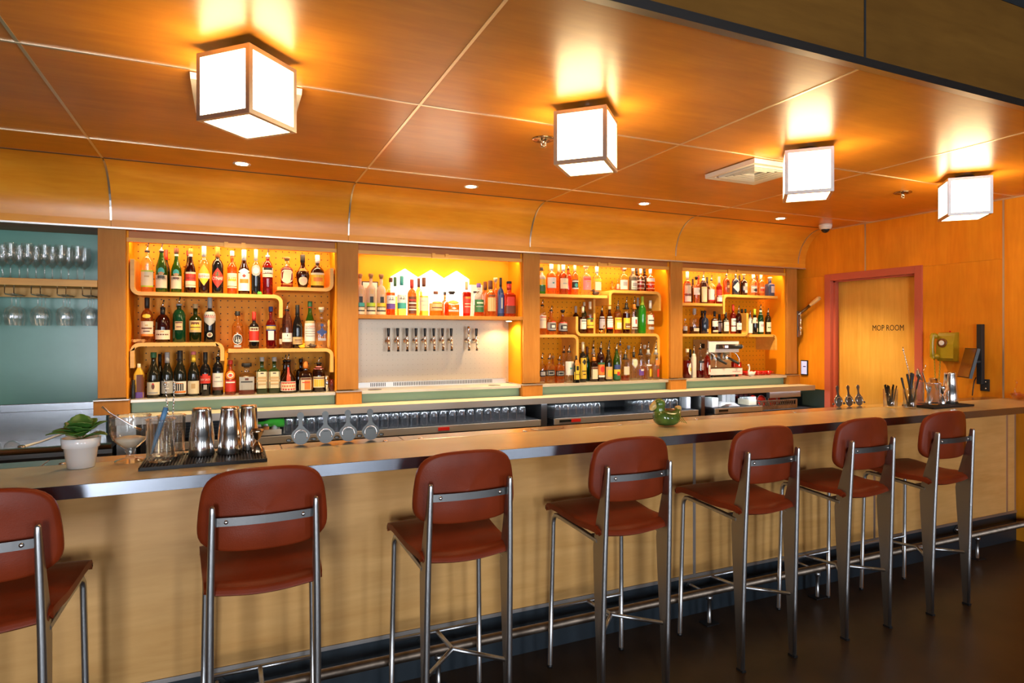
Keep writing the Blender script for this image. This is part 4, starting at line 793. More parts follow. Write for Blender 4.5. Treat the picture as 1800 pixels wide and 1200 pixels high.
# ------------------------------------------------------------------ things on the door wall
t = thing('wall_phone', 'yellow wall telephone with handset beside the pink door', 'phone', (XR, 3.135, 1.40))
MB().prism([(-.001, -.115), (-.055, -.115), (-.075, -.09), (-.075, .02), (-.055, .085), (-.045, .113), (-.001, .115)], -.080, .050, 'y').build('housing', 'phone_yellow', t, bevel=.007, seg=3)
ring = lambda r, x: [(x, .004+r*cos(2*pi*k/24), .03+r*sin(2*pi*k/24)) for k in range(24)]
MB().loft([ring(.036, -.066), ring(.036, -.078), ring(.030, -.080)]).build('dial_plate', 'brown_glaze', t); MB().loft([ring(.020, -.078), ring(.020, -.086), ring(.016, -.088)]).build('dial_centre', 'white_gloss', t)
hs = MB().tube([(-.088, .062, .098), (-.098, .064, .085), (-.100, .066, .04), (-.100, .066, -.03), (-.098, .064, -.075), (-.088, .062, -.09)], [.019, .020, .016, .016, .020, .019], 12)
hs.ell((-.084, .058, .086), (.020, .027, .024), 14, 8).ell((-.084, .052, -.078), (.022, .036, .024), 14, 8); hs.build('handset', 'phone_yellow', t)
MB().lathe([(.006, 0), (.006, .012)], 8, (-.03, -.03, .115)).build('ringer_lamp', 'red_gloss', t)
MB().tube([(-.080, .066, -.10)]+[(-.07+.003*cos(k*1.9), .066-.001*k/3, -.11-.0075*k) for k in range(30)]+[(-.065, .05, -.345), (-.06, .045, -.345)]+[(-.055+.003*cos(k*1.9), .043-.0004*k, -.335+.0078*k) for k in range(30)], .0045, 6).build('coiled_cord', 'phone_yellow', t)
t = thing('screen_mount', 'tilted screen on a black upright bracket near the yellow phone', 'screen', (XR, 2.885, 1.10))
MB().box(-.045, -.008, -.018, .020, .02, .475).build('upright', 'black_matt', t, bevel=.003)
MB().box(-.012, -.0005, -.050, .012, -.032, .058).build('wall_plate', 'black_matt', t, bevel=.002)
for z in (-.012, .038): MB().ell((-.013, -.026, z), (.004, .006, .006), 10, 6).build('bolt', 'chrome', t)
sc2 = MB().prism([(-.010, -.115), (.010, -.115), (.010, .115), (-.010, .115)], -.095, .095, 'y').build('screen', 'black', t, bevel=.003); sc2.location = (-.125, .03, .18); sc2.rotation_euler = (R(0), R(14), R(-37))
MB().box(-.0125, -.0105, -.088, .088, -.108, .108).build('display', 'brown_glaze', sc2)  # brown puts the orange wall's reflection into the display colour
MB().tube([(-.11, .025, .19), (-.04, .0, .19)], .012, 8).build('arm', 'black_matt', t)
MB().tube([(-.05, .02, .07), (-.055, .03, .04), (-.058, .033, 0), (-.060, .036, -.03), (-.060, .04, -.0695)], .004, 6).build('cable', 'black', t)
t = thing('wall_tablet', 'small black tablet with a blue screen beside the corner post', 'tablet', (XR, 4.505, 1.166))
MB().box(-.014, -.0005, -.041, .041, -.074, .074).build('case', 'black', t, bevel=.003); pn = MB().box(-.0155, -.0142, -.033, .033, -.064, .064).build('display', 'screen_blue', t)
MB().box(-.0162, -.0156, -.022, .010, .008, .016).build('icon_bar', 'ink', pn)
t = thing('wall_corkscrew', 'wall corkscrew lever with wooden handle beside the pink door', 'corkscrew', (5.172, 4.53, 1.60))
MB().box(-.018, .018, -.0, .03, -.13, .13).build('back_plate', 'steel_dark', t, bevel=.003)
MB().tube([(-.0, -.01, .10), (.0, -.135, .185)], .012, 8, sx=1.5).build('lever', 'steel_dark', t)
MB().tube([(.0, -.135, .185), (.0, -.165, .204), (.0, -.235, .248), (.0, -.243, .254)], [.013, .019, .020, .012], 12).build('handle', 'pale_wood', t)
MB().tube([(0, -.02, -.02), (0, -.02, .10)], .009, 10).lathe([(.016, 0), (.016, .04)], 12, (0, -.02, -.06)).tube([(0, -.02, -.11), (0, -.02, -.05)], .006, 8).build('barrel', 'chrome', t)
# ------------------------------------------------------------------ bottles
STY = {'wine': (.48, .80, .37), 'bord': (.60, .74, .37), 'spirit': (.60, .73, .36), 'tall': (.62, .86, .34), 'squat': (.52, .66, .30), 'squat2': (.58, .71, .30),
       'square': (.60, .68, .36), 'square2': (.56, .65, .34), 'flare': (.56, .70, .34), 'taper': (.66, .74, .30)}
def bottle_profile(style, Rb, H, top):
    """(r, z) outline from base to neck top; top = fraction where the glass neck ends"""
    if style == 'bulb': P = [(.60, 0), (.66, .01), (.80, .15), (.97, .33), (1.0, .39), (.92, .46), (.66, .54), (.42, .62), (.33, .70), (.30, .80), (.32, top)]
    elif style == 'bell': P = [(.96, 0), (1.0, .02), (1.0, .16), (.98, .27), (.86, .37), (.62, .45), (.42, .52), (.34, .60), (.32, .70), (.32, top)]
    elif style == 'round': P = [(.78, 0), (.86, .02), (.98, .14), (1.0, .28), (.98, .38), (.86, .48), (.60, .56), (.34, .61), (.30, .66), (.32, top)]
    elif style == 'carton': P = [(.98, 0), (1.0, .01), (1.0, .66), (.98, .68), (.60, .80), (.30, .89), (.30, top)]
    else:
        zs, zn, rn = STY[style]; P = [(.94, 0), (1.0, .014)]
        b0 = {'flare': .90, 'taper': .80}.get(style, 1.0)
        if b0 < 1: P = [(b0*.95, 0), (b0, .014)]
        P.append((1.0, zs))
        for k in range(1, 6):
            u = k/5
            if style in ('wine', 'tall'): f2 = (1+cos(pi*u))/2
            else: f2 = math.sqrt(max(0, 1-u*u))*.55+(1-u)*.45
            P.append((rn+(1-rn)*f2, zs+(zn-zs)*u))
        P.append((rn*.96, zn+.25*(top-zn) if top > zn else zn+.01)); P.append((rn, max(top, zn+.02)))
    return [(r*Rb, z*H) for r, z in P]
def prof_r(P, z):
    for (r0, z0), (r1, z1) in zip(P[:-1], P[1:]):
        if z0 <= z <= z1: return r0+(r1-r0)*(z-z0)/max(1e-6, z1-z0)
    return P[-1][0]
def make_bottle(x, y, z, w, h, style, gl, cap, bands, text, label, group):
    t = thing('bottle', label, 'bottle', (x, y, z), 0, group)
    Rb = w*.485; pw = {'square': 6, 'square2': 6, 'carton': 8}.get(style); n = 24 if pw else 18; sy = .8 if style in ('square', 'square2', 'squat2') else 1
    sq = .86 if pw else 1.0      # superellipse radius is along the axes
    ck, *cc = cap.split(':'); P = bottle_profile(style, Rb, h, {'p': .82, 'lp': .80, 'l': .86, 'lk': .80, 'kc': .86, 'o': .80, 'w': .89}.get(ck, .90))
    if '|' in gl: a, b2, lv = gl.split('|'); lv = float(lv)/100*h; ms = ['g_clear', 'l_'+b2]
    else: ms = ['l_'+gl]; lv = None
    if lv:
        for i in range(len(P)-1):
            if P[i][1] < lv < P[i+1][1]-1e-4: P.insert(i+1, (prof_r(P, lv), lv)); break
    m = MB().lathe(P, n, (0, 0, 0), 0, (lambda zz: 1 if zz < lv else 0) if lv else None, pw, sy); m.build('glass_body', ms, t)
    rn = P[-1][0]; zt = P[-1][1]
    rad = lambda a: 1/(abs(cos(a))**pw+abs(sin(a))**pw)**(1/pw) if pw else 1
    def col(i, d): return 'p_'+(cc[i] if len(cc) > i and cc[i] else d)
    c = MB()
    if ck == 'k': c.lathe([(rn*1.18, .88*h), (rn*1.22, .89*h), (rn*1.2, .992*h), (rn*1.05, h)], 14); c.build('cap', col(0, 'K'), t)
    elif ck == 'l':
        zc = .76*h; c.lathe([(max(rn*1.1, prof_r(P, zc)*1.04), zc), (rn*1.14, .84*h), (rn*1.14, .99*h), (rn, h)], 14); c.build('capsule', col(0, 'K'), t)
    elif ck == 'c': c.lathe([(rn*1.06, .88*h), (rn*1.06, .925*h), (rn*1.5, .927*h), (rn*1.5, .985*h), (rn*1.3, h)], 14); c.build('stopper', 'cork' if cc and cc[0] == 'B' else col(0, 'B'), t)
    elif ck == 'w': c.lathe([(rn*1.05, .86*h), (rn*1.1, .885*h), (Rb*.62, .888*h), (Rb*.62, .99*h), (Rb*.58, h)], 20, pw=4); c.build('stopper', col(0, 'K'), t)
    elif ck == 'o': c.lathe([(rn*1.1, .80*h), (Rb*.62, .83*h), (Rb*.74, .87*h), (Rb*.74, .92*h), (Rb*.5, .96*h), (.003, .965*h), (.003, h)], 8, sm=False); c.build('stopper', 'chrome', t)
    elif ck in ('p', 'lp'):
        if ck == 'lp': zc = .66*h; MB().lathe([(max(rn*1.08, prof_r(P, zc)*1.03), zc), (rn*1.14, .72*h), (rn*1.14, .805*h)], 14).build('capsule', col(0, 'K'), t)
        c.lathe([(rn*1.12, zt-.012*h), (rn*1.2, zt), (rn*1.1, zt+.03*h)], 12, m=0)
        k = .0045; c.tube([(0, 0, zt+.03*h), (0, 0, zt+.07*h), (.004, 0, .955*h)], [k*1.5, k*1.2, k], 8, m=1).tube([(.004, 0, .95*h), (.007, 0, h)], [k, k*.9], 8, m=2)
        c.build('pourer', [('p_'+cc[0]) if ck == 'p' and cc else 'black', 'chrome', 'black'], t)
    elif ck in ('lk', 'kc'):
        MB().lathe([(max(rn*1.08, prof_r(P, .76*h)*1.03), .76*h), (rn*1.14, .82*h), (rn*1.14, .925*h)], 14).build('capsule', col(0, 'Y'), t)
        c.lathe([(rn*1.2, .925*h), (rn*1.2, .99*h), (rn, h)], 14); c.build('cap', col(1, 'K'), t)
    if bands and bands.strip():
        lm = MB(); used = []; off = .0006
        for bd in bands.split():
            zz, *rest = bd.split(':'); z0, z1 = [float(q2)/100*h for q2 in zz.split('-')]; colr = 'p_'+rest[0]
            ha = float(rest[1]) if len(rest) > 1 else 70; ca = 0; shp = rest[2] if len(rest) > 2 else ''
            if ha < 0: ha = -ha/1.45; ca = 22
            if ha >= 180 and z0 > .6*h:
                rr = max(prof_r(P, z0), prof_r(P, z1))+.0015; MB().lathe([(prof_r(P, z0)+.0012, z0), (prof_r(P, z1)+.0012, z1)], 14, cap0=False, cap1=False).build('neck_band', colr, t); continue
            if colr not in used: used.append(colr)
            mi = used.index(colr); na = max(2, int(ha/9)); nz = 10 if shp else 2 if z1-z0 < .05*h else 4
            if ha >= 180: na = 18
            b0 = len(lm.v)
            for j in range(nz+1):
                zq = z0+(z1-z0)*j/nz; rr = prof_r(P, zq)+off
                u = abs(2*j/nz-1); hb = ha*(1-u) if shp == 'd' else ha*math.sqrt(max(0, 1-u*u)) if shp == 'e' else ha
                if shp == 's': hb = ha*(1 if 2*j/nz-1 > -.2 else 1-(u-.2)/.8)
                hb = max(hb, .5)
                for i in range(na+1):
                    a = R(ca-hb+2*hb*i/na); lm.v.append((rr*rad(a)*sin(a), -rr*rad(a)*cos(a)*sy, zq))
            for j in range(nz):
                for i in range(na):
                    k = b0+j*(na+1)+i; lm.f.append([k, k+1, k+na+2, k+na+1]); lm.mi.append(mi); lm.sm.append(True)
            off += .0004
        lb = lm.build('label', [u for u in used], t)
        if text:
            tx, tz, ts = text.split('@'); tc2 = 'p_'+(ts.split(':')[1] if ':' in ts else 'K')
            arcw = w*(.40 if len(tx) < 3 else .98); vs, fs = text_mesh(tx, width=arcw, height=(w*.28 if len(tx) < 3 else min(.024, max(.011, w*1.5/len(tx)))))
            zc = float(tz)/100*h; rr = prof_r(P, zc)+off+.0006
            MB().add([(rr*rad(a/rr)*sin(a/rr), -rr*rad(a/rr)*cos(a/rr)*sy, zc+b2) for a, b2 in vs], fs).build('lettering', tc2, lb)
    return t
SHORT = {k: v[1] for k, v in SHELF_INFO.items()}
for sh, x, y, w, h, style, gl, cap, bands, text, desc in BOTTLES:
    make_bottle(x, y, SHELF_INFO[sh][0]+.0006, w, h, style, gl, cap, bands, text, desc+', '+SHORT[sh], 'bottles on the '+SHORT[sh])
# ------------------------------------------------------------------ the tap bay
def rot_y(mb):   # lathe axis z -> -y
    mb.v = [(x, -z, y) for x, y, z in mb.v]; return mb
def make_tap(label, x, chrome=False):
    t = thing('beer_tap', label, 'tap', (x, 4.799, 1.447), 0, 'row of beer taps')
    rot_y(MB().lathe([(.020, 0), (.020, .005), (.011, .008), (.011, .05)], 16)).build('shank', 'chrome', t)
    MB().tube([(0, -.048, .022), (0, -.056, .004), (0, -.064, -.035), (0, -.066, -.068)], [.010, .013, .010, .009], 12).build('spout', 'chrome', t)
    MB().lathe([(.010, -.012), (.010, 0)], 10, (0, -.066, -.068)).build('tip', 'black', t)
    MB().lathe([(.008, .022), (.012, .027), (.008, .034), (.007, .040)], 12, (0, -.052, 0)).build('collar', 'chrome', t)
    if chrome: MB().lathe([(.007, .040), (.009, .055), (.013, .085), (.014, .10), (.010, .112), (.003, .116)], 14, (0, -.052, 0)).build('handle', 'chrome', t)
    else: MB().lathe([(.008, .038), (.0095, .042), (.0125, .094), (.011, .099)], 10, (0, -.052, 0)).build('handle', 'black', t)
    return t
ow = ['first', 'second', 'third', 'fourth', 'fifth', 'sixth', 'seventh', 'eighth']
tp = None
for i in range(8):
    x = 1.095+i*.0719; lb = 'black handled beer tap, %s from the left of the eight in line' % ow[i]
    if tp is None: tp = make_tap(lb, x)
    else: dup(tp, (x, 4.799, 1.447), 0, lb)
make_tap('beer tap with a rounded chrome handle, set apart on the right', 1.745, True); dup(tp, (1.813, 4.799, 1.447), 0, 'black handled beer tap at the far right, beside the chrome one')
for i, x in enumerate((1.2265, 1.438, 1.6495)):
    t = thing('lantern', ['glowing white house shaped lantern, left of three', 'glowing white house shaped lantern, middle of three', 'glowing white house shaped lantern, right of three'][i], 'lamp', (x, 4.776, 1.6405), 0, 'house shaped lanterns above the taps')
    hw = .1045
    MB().prism([(-hw, .004), (hw, .004), (hw, .302), (0, .365), (-hw, .302)], -.018, .018, 'y').build('shade', 'lantern_glow', t)
    MB().box(-hw+.006, hw-.006, -.02, .02, 0, .004).build('base', 'white', t)
t = thing('picture_frame', 'small black framed picture behind the frosted white bottles', 'picture', (.963, 4.788, 1.6405))
MB().box(-.062, .062, -.004, .006, 0, .26).build('frame', 'black', t); MB().box(-.054, .054, -.0052, -.0041, .008, .252).build('mount', 'white', t); MB().box(-.040, .040, -.006, -.0053, .05, .21).build('print', 'p_S', t)
t = thing('carton', 'upright white carton behind the green labelled bottle above the taps', 'box', (1.808, 4.745, 1.6405))
MB().box(-.05, .05, -.02, .02, 0, .257).build('box', 'paper', t, bevel=.002); MB().box(-.03, .02, -.0212, -.0202, .19, .205).build('print', 'ink', t)

# ------------------------------------------------------------------ small figures and odds and ends on the shelves
def duckling(name, label, cat, loc, L, mb, mk, rz=0, upright=.9):
    t = thing(name, label, cat, loc, rz)
    b = MB().ell((0, 0, .30*L), (.5*L, .30*L, .30*L), 14, 8).ell((.40*L, 0, .42*L), (.20*L, .12*L, .10*L), 10, 6).ell((-.34*L, 0, .72*L*upright), (.20*L, .19*L, .20*L), 12, 8).ell((-.30*L, 0, .52*L), (.15*L, .14*L, .2*L), 10, 6)
    b.build('body', mb, t); MB().tube([(-.50*L, 0, .70*L*upright), (-.66*L, 0, .67*L*upright), (-.76*L, 0, .67*L*upright)], [.08*L, .075*L, .05*L], 8, sx=1.4).build('beak', mk, t)
    return t
duckling('duck_figure', 'brown wooden duck figure on the top left shelf, third bay', 'figurine', (2.848, 4.598, 1.8292), .066, 'bird_brown', 'bird_brown')
duckling('rubber_duck', 'tiny yellow rubber duck on the right middle shelf, first bay', 'toy', (.450, 4.578, 1.4012), .040, 'duck_yellow', 'p_O', R(180))
duckling('bird_figure', 'small dark bird figure in front of the paper wrapped bottle', 'figurine', (.520, 4.572, 1.4012), .048, 'bird_brown', 'bird_brown', R(-20), .62)
t = thing('toy_frog', 'tiny bright green toy on the long top shelf, first bay', 'toy', (.176, 4.568, 1.7682)); MB().ell((0, 0, .008), (.016, .010, .008), 10, 6).ell((-.006, -.004, .016), (.005, .005, .005), 8, 5).ell((.006, -.004, .016), (.005, .005, .005), 8, 5).build('body', 'toy_green', t)
def goose(name, label, loc, H, m2, rz=0):
    t = thing(name, label, 'figurine', loc, rz)
    MB().ell((0, 0, .22*H), (.34*H, .20*H, .20*H), 14, 8).tube([(-.20*H, 0, .25*H), (-.30*H, 0, .42*H), (-.20*H, 0, .62*H), (-.24*H, 0, .82*H), (-.30*H, 0, .93*H)], [.10*H, .075*H, .06*H, .065*H, .07*H], 10).ell((-.30*H, 0, .92*H), (.10*H, .08*H, .08*H), 10, 6).tube([(.28*H, 0, .26*H), (.46*H, 0, .40*H)], [.12*H, .02*H], 8).box(-.12*H, .12*H, -.10*H, .10*H, 0, .05*H).build('body', m2, t)
goose('goose_figure', 'white goose figure standing before the red cups, last bay', (4.548, 4.535, 1.0952), .118, 'white_gloss')
goose('gilt_bird', 'gilt bird figure on the right middle shelf, third bay', (2.895, 4.572, 1.5056), .072, 'gold', R(180))
goose('gilt_ornament', 'gilt ornament with pearl belly, top right shelf of third bay', (3.021, 4.60, 1.8796), .082, 'gold', R(40))
for i, (x, dz) in enumerate(((-.566, .048), (-.535, .030), (-.510, .040))):
    t = thing('cork_stopper', 'loose cork lying in the corner of the left middle shelf', 'cork', (x+.004, 4.60, 1.4465+[.0, .0, .0][i]), R([20, 80, -15][i]), 'loose corks'); MB().tube([(0, -.020, .011), (0, .020, .011)], .0108, 10).build('plug', 'cork', t)
t = thing('muddler', 'slim wooden muddler standing against the side of the first bay', 'muddler', (.632, 4.585, 1.4015)); MB().lathe([(.011, 0), (.012, .02), (.010, .12), (.008, .16), (.010, .19), (.004, .20)], 12).build('stick', 'shelf_ply', t)
t = thing('spray_tin', 'small dark tin with black cap beside the yellow carton bottle', 'tin', (-.573+.012, 4.552, 1.0952)); MB().lathe([(.012, 0), (.0125, .003), (.0125, .085), (.010, .09), (.010, .115), (.006, .118)], 12).build('can', 'black', t)
t = thing('steel_beaker', 'small steel beaker at the right end of the first bay ledge', 'cup', (.620, 4.60, 1.0952)); MB().lathe([(.016, 0), (.020, .11), (.018, .11), (.014, .004)], 16, cap1=True).build('shell', 'chrome', t)
t = thing('red_glass', 'small red glass at the right end of the first bay ledge', 'glass', (.651, 4.575, 1.0952)); MB().lathe([(.013, 0), (.015, .085), (.013, .085), (.012, .004)], 14).build('cup', 'l_red', t)

# espresso machine
t = thing('espresso_machine', 'cream and steel espresso machine on the last bay ledge', 'coffee machine', (4.27, 4.675, 1.0952))
MB().box(-.195, .202, -.105, .11, .020, .080).build('base', 'white_gloss', t, bevel=.004)
MB().box(-.185, .192, -.103, .0, .0805, .086).build('drip_grate', 'steel_dark', t)
MB().box(-.190, .160, .0, .108, .0805, .230).build('rear_body', 'steel', t)
MB().box(-.205, .166, -.098, .11, .231, .339).build('head', 'white_gloss', t, bevel=.006); MB().box(-.2115, -.2055, -.09, .11, .06, .352).build('side_panel', 'alu', t); MB().box(-.2135, -.212, -.05, .0, .27, .315).build('side_badge', 'ink', t)
MB().tube([(-.118, -.112, .287), (.175, -.112, .287)], .023, 14).build('control_bar', 'black', t)
for x in (-.06, .180): MB().ell((x, -.130, .287), (.014, .006, .014), 12, 8).build('knob', 'chrome', t)
MB().box(-.045, -.005, -.1362, -.134, .275, .298).build('display', 'screen_blue', t)
for x in (-.10, .05):
    gp = MB().lathe([(.030, .160), (.032, .175), (.030, .2305)], 18, (x, -.05, 0)).build('group_head', 'chrome', t)
    MB().tube([(x, -.080, .178), (x+.025, -.105, .158), (x+.085, -.125, .125)], [.010, .013, .012], 10).build('portafilter', 'black', gp)
for x in (-.165, .120): MB().tube([(x, -.07, .232), (x+.02, -.09, .215), (x+.045, -.100, .17), (x+.045, -.100, .10)], .005, 8).build('steam_wand', 'chrome', t)
for x in (-.15, .15):
    for y in (-.085, .085): MB().lathe([(.015, 0), (.013, .020)], 12, (x, y, 0)).build('foot', 'black', t)
vs, fs = text_mesh('la marzocco', width=.095, height=.014); MB().add([(.125+a, -.1058, .052+c) for a, c in vs], fs).build('lettering', 'red_label', t)
t = thing('red_canister', 'red square canister at the right side of the espresso machine', 'canister', (4.548, 4.745, 1.0952)); MB().box(-.05, .05, -.035, .035, 0, .122).build('body', 'red_gloss', t, bevel=.004); MB().box(-.046, .046, -.032, .032, .1225, .130).build('lid', 'red_gloss', t)
def cup(x, y, z, label, grp, s2=1.0, mm='red_gloss'):
    t = thing('cup', label, 'cup', (x, y, z), R(-60), grp)
    MB().lathe([(.020*s2, 0), (.024*s2, .003), (.036*s2, .022*s2), (.040*s2, .046*s2), (.037*s2, .046*s2), (.032*s2, .022*s2), (.018*s2, .006)], 20, cap1=True).build('bowl', mm, t)
    MB().tube([(.036*s2, 0, .038*s2), (.056*s2, 0, .036*s2), (.056*s2, 0, .018*s2), (.034*s2, 0, .014*s2)], .004*s2, 8).build('handle', mm, t); return t
cp = cup(4.612, 4.655, 1.0952, 'glossy red espresso cup in the row behind the goose', 'row of red espresso cups', .86)
for x, y in ((4.682, 4.655), (4.752, 4.655), (4.822, 4.655), (4.892, 4.655), (4.66, 4.745), (4.74, 4.745), (4.82, 4.745)): dup(cp, (x, y, 1.0952))

# ------------------------------------------------------------------ glasses
def wine_glass(loc, label, grp, up=True):
    t = thing('wine_glass', label, 'glass', loc, 0, grp)
    P = [(.034, 0), (.034, .0015), (.010, .006), (.0042, .014), (.0038, .075), (.008, .082), (.030, .100), (.0395, .130), (.0385, .165), (.0325, .212)]
    k = 4
    if not up: P = [(r, -z*.885) for r, z in P]
    MB().lathe(P[:6], 18, cap1=False).build('stem', 'g_fine', t); MB().lathe(P[5:], 20, cap0=False, cap1=False).build('bowl', 'g_fine', t)
    return t
wl = 'upright wine glass on the maple shelf at left'; wg = None
for j, y in enumerate((4.60, 4.69, 4.78)):
    for i in range(8):
        x = -1.36+i*.083+(.02 if j == 1 else 0)
        if x > -.79: continue
        if wg is None: wg = wine_glass((x, y, 1.8295), wl, 'wine glasses standing on the shelf')
        else: dup(wg, (x, y, 1.8295))
hg = None
for i in range(5):
    for j in range(3):
        x = -1.311+.127*i; y = 4.585+.082*j
        if x > -.79: x = -.800
        if hg is None: hg = wine_glass((x, y, 1.7395), 'wine glass hanging upside down under the maple shelf', 'hanging wine glasses', False)
        else: dup(hg, (x, y, 1.7395))
for i, (x, y) in enumerate(((-1.36, 4.55), (-1.265, 4.56), (-1.17, 4.54))):
    t = thing('coupe', 'low glass dish drying on the drainboard, %s from the left edge' % ow[i], 'glass', (x, y, .8328), 0, 'glass dishes on the drainboard'); MB().lathe([(.040, 0), (.041, .004), (.036, .026), (.018, .040), (.004, .046)], 20, cap0=False).build('bowl', 'g_mix', t)
t = thing('ladle', 'long white handled ladle lying across the drainboard', 'ladle', (-1.03, 4.50, .8328)); MB().tube([(-.07, .0, .012), (.0, .02, .030), (.11, .06, .068)], [.008, .006, .007], 8).build('handle', 'white', t); MB().ell((-.085, 0, .012), (.022, .018, .011), 12, 7).build('bowl', 'chrome', t)
def tumbler(loc, label, grp, s2=1.0):
    t = thing('tumbler', label, 'glass', loc, 0, grp)
    MB().lathe([(.0335*s2, 0), (.034*s2, .002), (.0315*s2, .06), (.029*s2, .096), (.026*s2, .100), (.001, .1005)], 16, cap0=False, cap1=False, flute=.03, nf=8).build('body', 'g_rib', t); return t
tb = None
for j in range(3):
    for i in range(25):
        x = .345+i*.0705+(.0 if j % 2 == 0 else .02); y = 4.355+j*.074
        if x > 2.06: continue
        if tb is None: tb = tumbler((x, y, .8447), 'clear ribbed tumbler standing upside down on the long shelf', 'upturned tumblers, long shelf', .92)
        else: dup(tb, (x, y, .8447))
t2 = tumbler((2.345, 4.365, .8447), 'clear tumbler in the left block on the middle shelf', 'tumblers, middle shelf, left block', 1.06)
for j in range(3):
    for i in range(6):
        if i or j: dup(t2, (2.345+i*.073, 4.365+j*.075, .8447))
t3 = tumbler((3.125, 4.365, .8447), 'clear tumbler in the right block on the middle shelf', 'tumblers, middle shelf, right block', 1.06)
for j in range(3):
    for i in range(6):
        if i or j: dup(t3, (3.125+i*.073, 4.365+j*.075, .8447))
for a, c, lb in ((2.300, 2.755, 'clear walled rack round the left block of tumblers'), (3.08, 3.535, 'clear walled rack round the right block of tumblers')):
    t = thing('glass_rack', lb, 'rack', (0, 0, 0), 0, 'clear racks'); MB().box(a, a+.004, 4.318, 4.57, .8447, .955).build('end_wall', 'g_clear', t); MB().box(c-.004, c, 4.318, 4.57, .8447, .955).build('end_wall', 'g_clear', t); MB().box(a, c, 4.318, 4.322, .8447, .852).build('front_lip', 'g_clear', t)
# odds and ends under the counter, left end and right end
t = thing('ice_scoop', 'green plastic scoop lying under the counter by the tumblers', 'scoop', (.19, 4.44, .905)); MB().tube([(-.10, 0, 0), (0, 0, .005), (.05, 0, .008), (.13, 0, .004)], [.014, .016, .028, .030], 12).build('scoop', 'toy_green', t)
t = thing('bottle_basket', 'low white tray of small bottles left of the tumblers', 'tray', (.16, 4.40, .8447)); MB().box(-.14, .14, -.05, .10, 0, .006).box(-.14, .14, -.05, -.045, .006, .035).box(-.14, .14, .095, .10, .006, .058).build('tray', 'p_C', t)
for i, (x, m2, lb) in enumerate(((-.09, 'white', 'small white capped jar in the low tray'), (-.045, 'p_G', 'small green jar in the low tray'), (.005, 'p_B', 'small brown jar in the low tray'), (.05, 'p_O', 'small orange jar in the low tray'), (.10, 'p_S', 'small grey jar in the low tray'))):
    t = thing('jar', lb, 'jar', (.16+x, 4.43, .8512), 0, 'small jars in the low tray'); MB().lathe([(.018, 0), (.019, .035), (.014, .042)], 14).build('body', m2, t); MB().lathe([(.0155, .042), (.0155, .058)], 14).build('lid', 'white', t)
t = thing('paper_stack', 'pile of white papers and leaflets on the short shelf', 'papers', (4.13, 4.41, .8447))
for i in range(5): MB().box(-.12+.01*i, .10-.012*i, -.05, .11, i*.006, i*.006+.005).build('sheet', 'paper', t).rotation_euler = (0, 0, R(-6+4*i))
for i, (x, w2, h2) in enumerate(((3.955, .07, .085), (4.155+.05, .045, .09), (4.26, .045, .09), (4.315, .05, .088))):
    t = thing('napkin_block', ['white napkin stack beside the steel upright', 'white card block behind the papers, left', 'white card block behind the papers, middle', 'white card block behind the papers, right'][i], 'napkins', (x, 4.42 if i == 0 else 4.56, .8447), 0, 'white blocks on the short shelf'); MB().box(-w2/2, w2/2, -.05 if i == 0 else -.03, .05 if i == 0 else .03, 0, h2).build('block', 'paper', t, bevel=.002)
t = thing('napkin_block', 'white napkin stack left of the steel upright, right of tumblers', 'napkins', (3.70-.02, 4.45, .8447), 0, 'white blocks on the short shelf'); MB().box(-.022, .022, -.05, .05, 0, .10).build('block', 'paper', t, bevel=.002)
t = thing('card_caddy', 'open caddy of cream cards at the right of the papers', 'caddy', (4.40-.0, 4.45, .8447))
MB().box(-.045, .045, -.08, .06, 0, .05).build('tray', 'p_C', t)
for k in range(6): MB().box(-.042, .042, -.075+.022*k, -.067+.022*k, .051, .075-.002*k).build('card', 'paper', t)
rgs = None
for i in range(7):
    x = 4.30+i*.062; lb = 'dark red glass at the back of the shelf by the crate'
    if i == 0:
        rgs = thing('red_tumbler', lb, 'glass', (x, 4.68, .8447 if x < 4.4 else .8447), 0, 'dark red glasses by the crate'); MB().lathe([(.026, 0), (.029, .10), (.027, .10), (.024, .004)], 14).build('body', 'l_red', rgs)
    else: dup(rgs, (x, 4.68, .8447))
t = thing('back_shelf', 'dark low shelf carrying the crate at the door end', 'shelf', (0, 0, 0)); MB().box(4.452, 5.10, 4.31, 4.79, .760, .795).build('board', 'black_matt', t); MB().box(4.47, 5.08, 4.36, 4.78, 0, .759).build('stand', 'black_matt', t); MB().box(4.46, 4.80, 4.60, 4.76, .7955, .844).build('riser', 'black_matt', t)
t = thing('crate', 'brown black lattice crate holding red plates at the door end', 'crate', (4.70, 4.46, .7955))
w2, d2, h2 = .235, .12, .088
c = MB()
c.box(-w2, w2, -d2, d2, 0, .006)
for y in (-d2, d2-.006): c.box(-w2, w2, y, y+.006, .006, .036).box(-w2, w2, y, y+.006, h2-.010, h2)
for x in (-w2, w2-.006): c.box(x, x+.006, -d2, d2, .006, .036).box(x, x+.006, -d2, d2, h2-.010, h2)
for x in (-w2, w2-.024):
    for y in (-d2, d2-.006): c.box(x, x+.024, y, y+.006, .036, h2-.010)
c.build('frame', 'rail_steel', t)
for k in range(15):
    x = -w2+.03+k*.0275
    for s2 in (-1, 1): MB().add([(x-s2*.011, -d2+.001, .036), (x-s2*.011+.005, -d2+.001, .036), (x+s2*.011+.005, -d2+.001, h2-.010), (x+s2*.011, -d2+.001, h2-.010), (x-s2*.011, -d2+.005, .036), (x-s2*.011+.005, -d2+.005, .036), (x+s2*.011+.005, -d2+.005, h2-.010), (x+s2*.011, -d2+.005, h2-.010)], [(0, 1, 2, 3), (7, 6, 5, 4), (0, 4, 5, 1), (2, 6, 7, 3), (1, 5, 6, 2), (0, 3, 7, 4)]).build('lattice_bar', 'rail_steel', t)
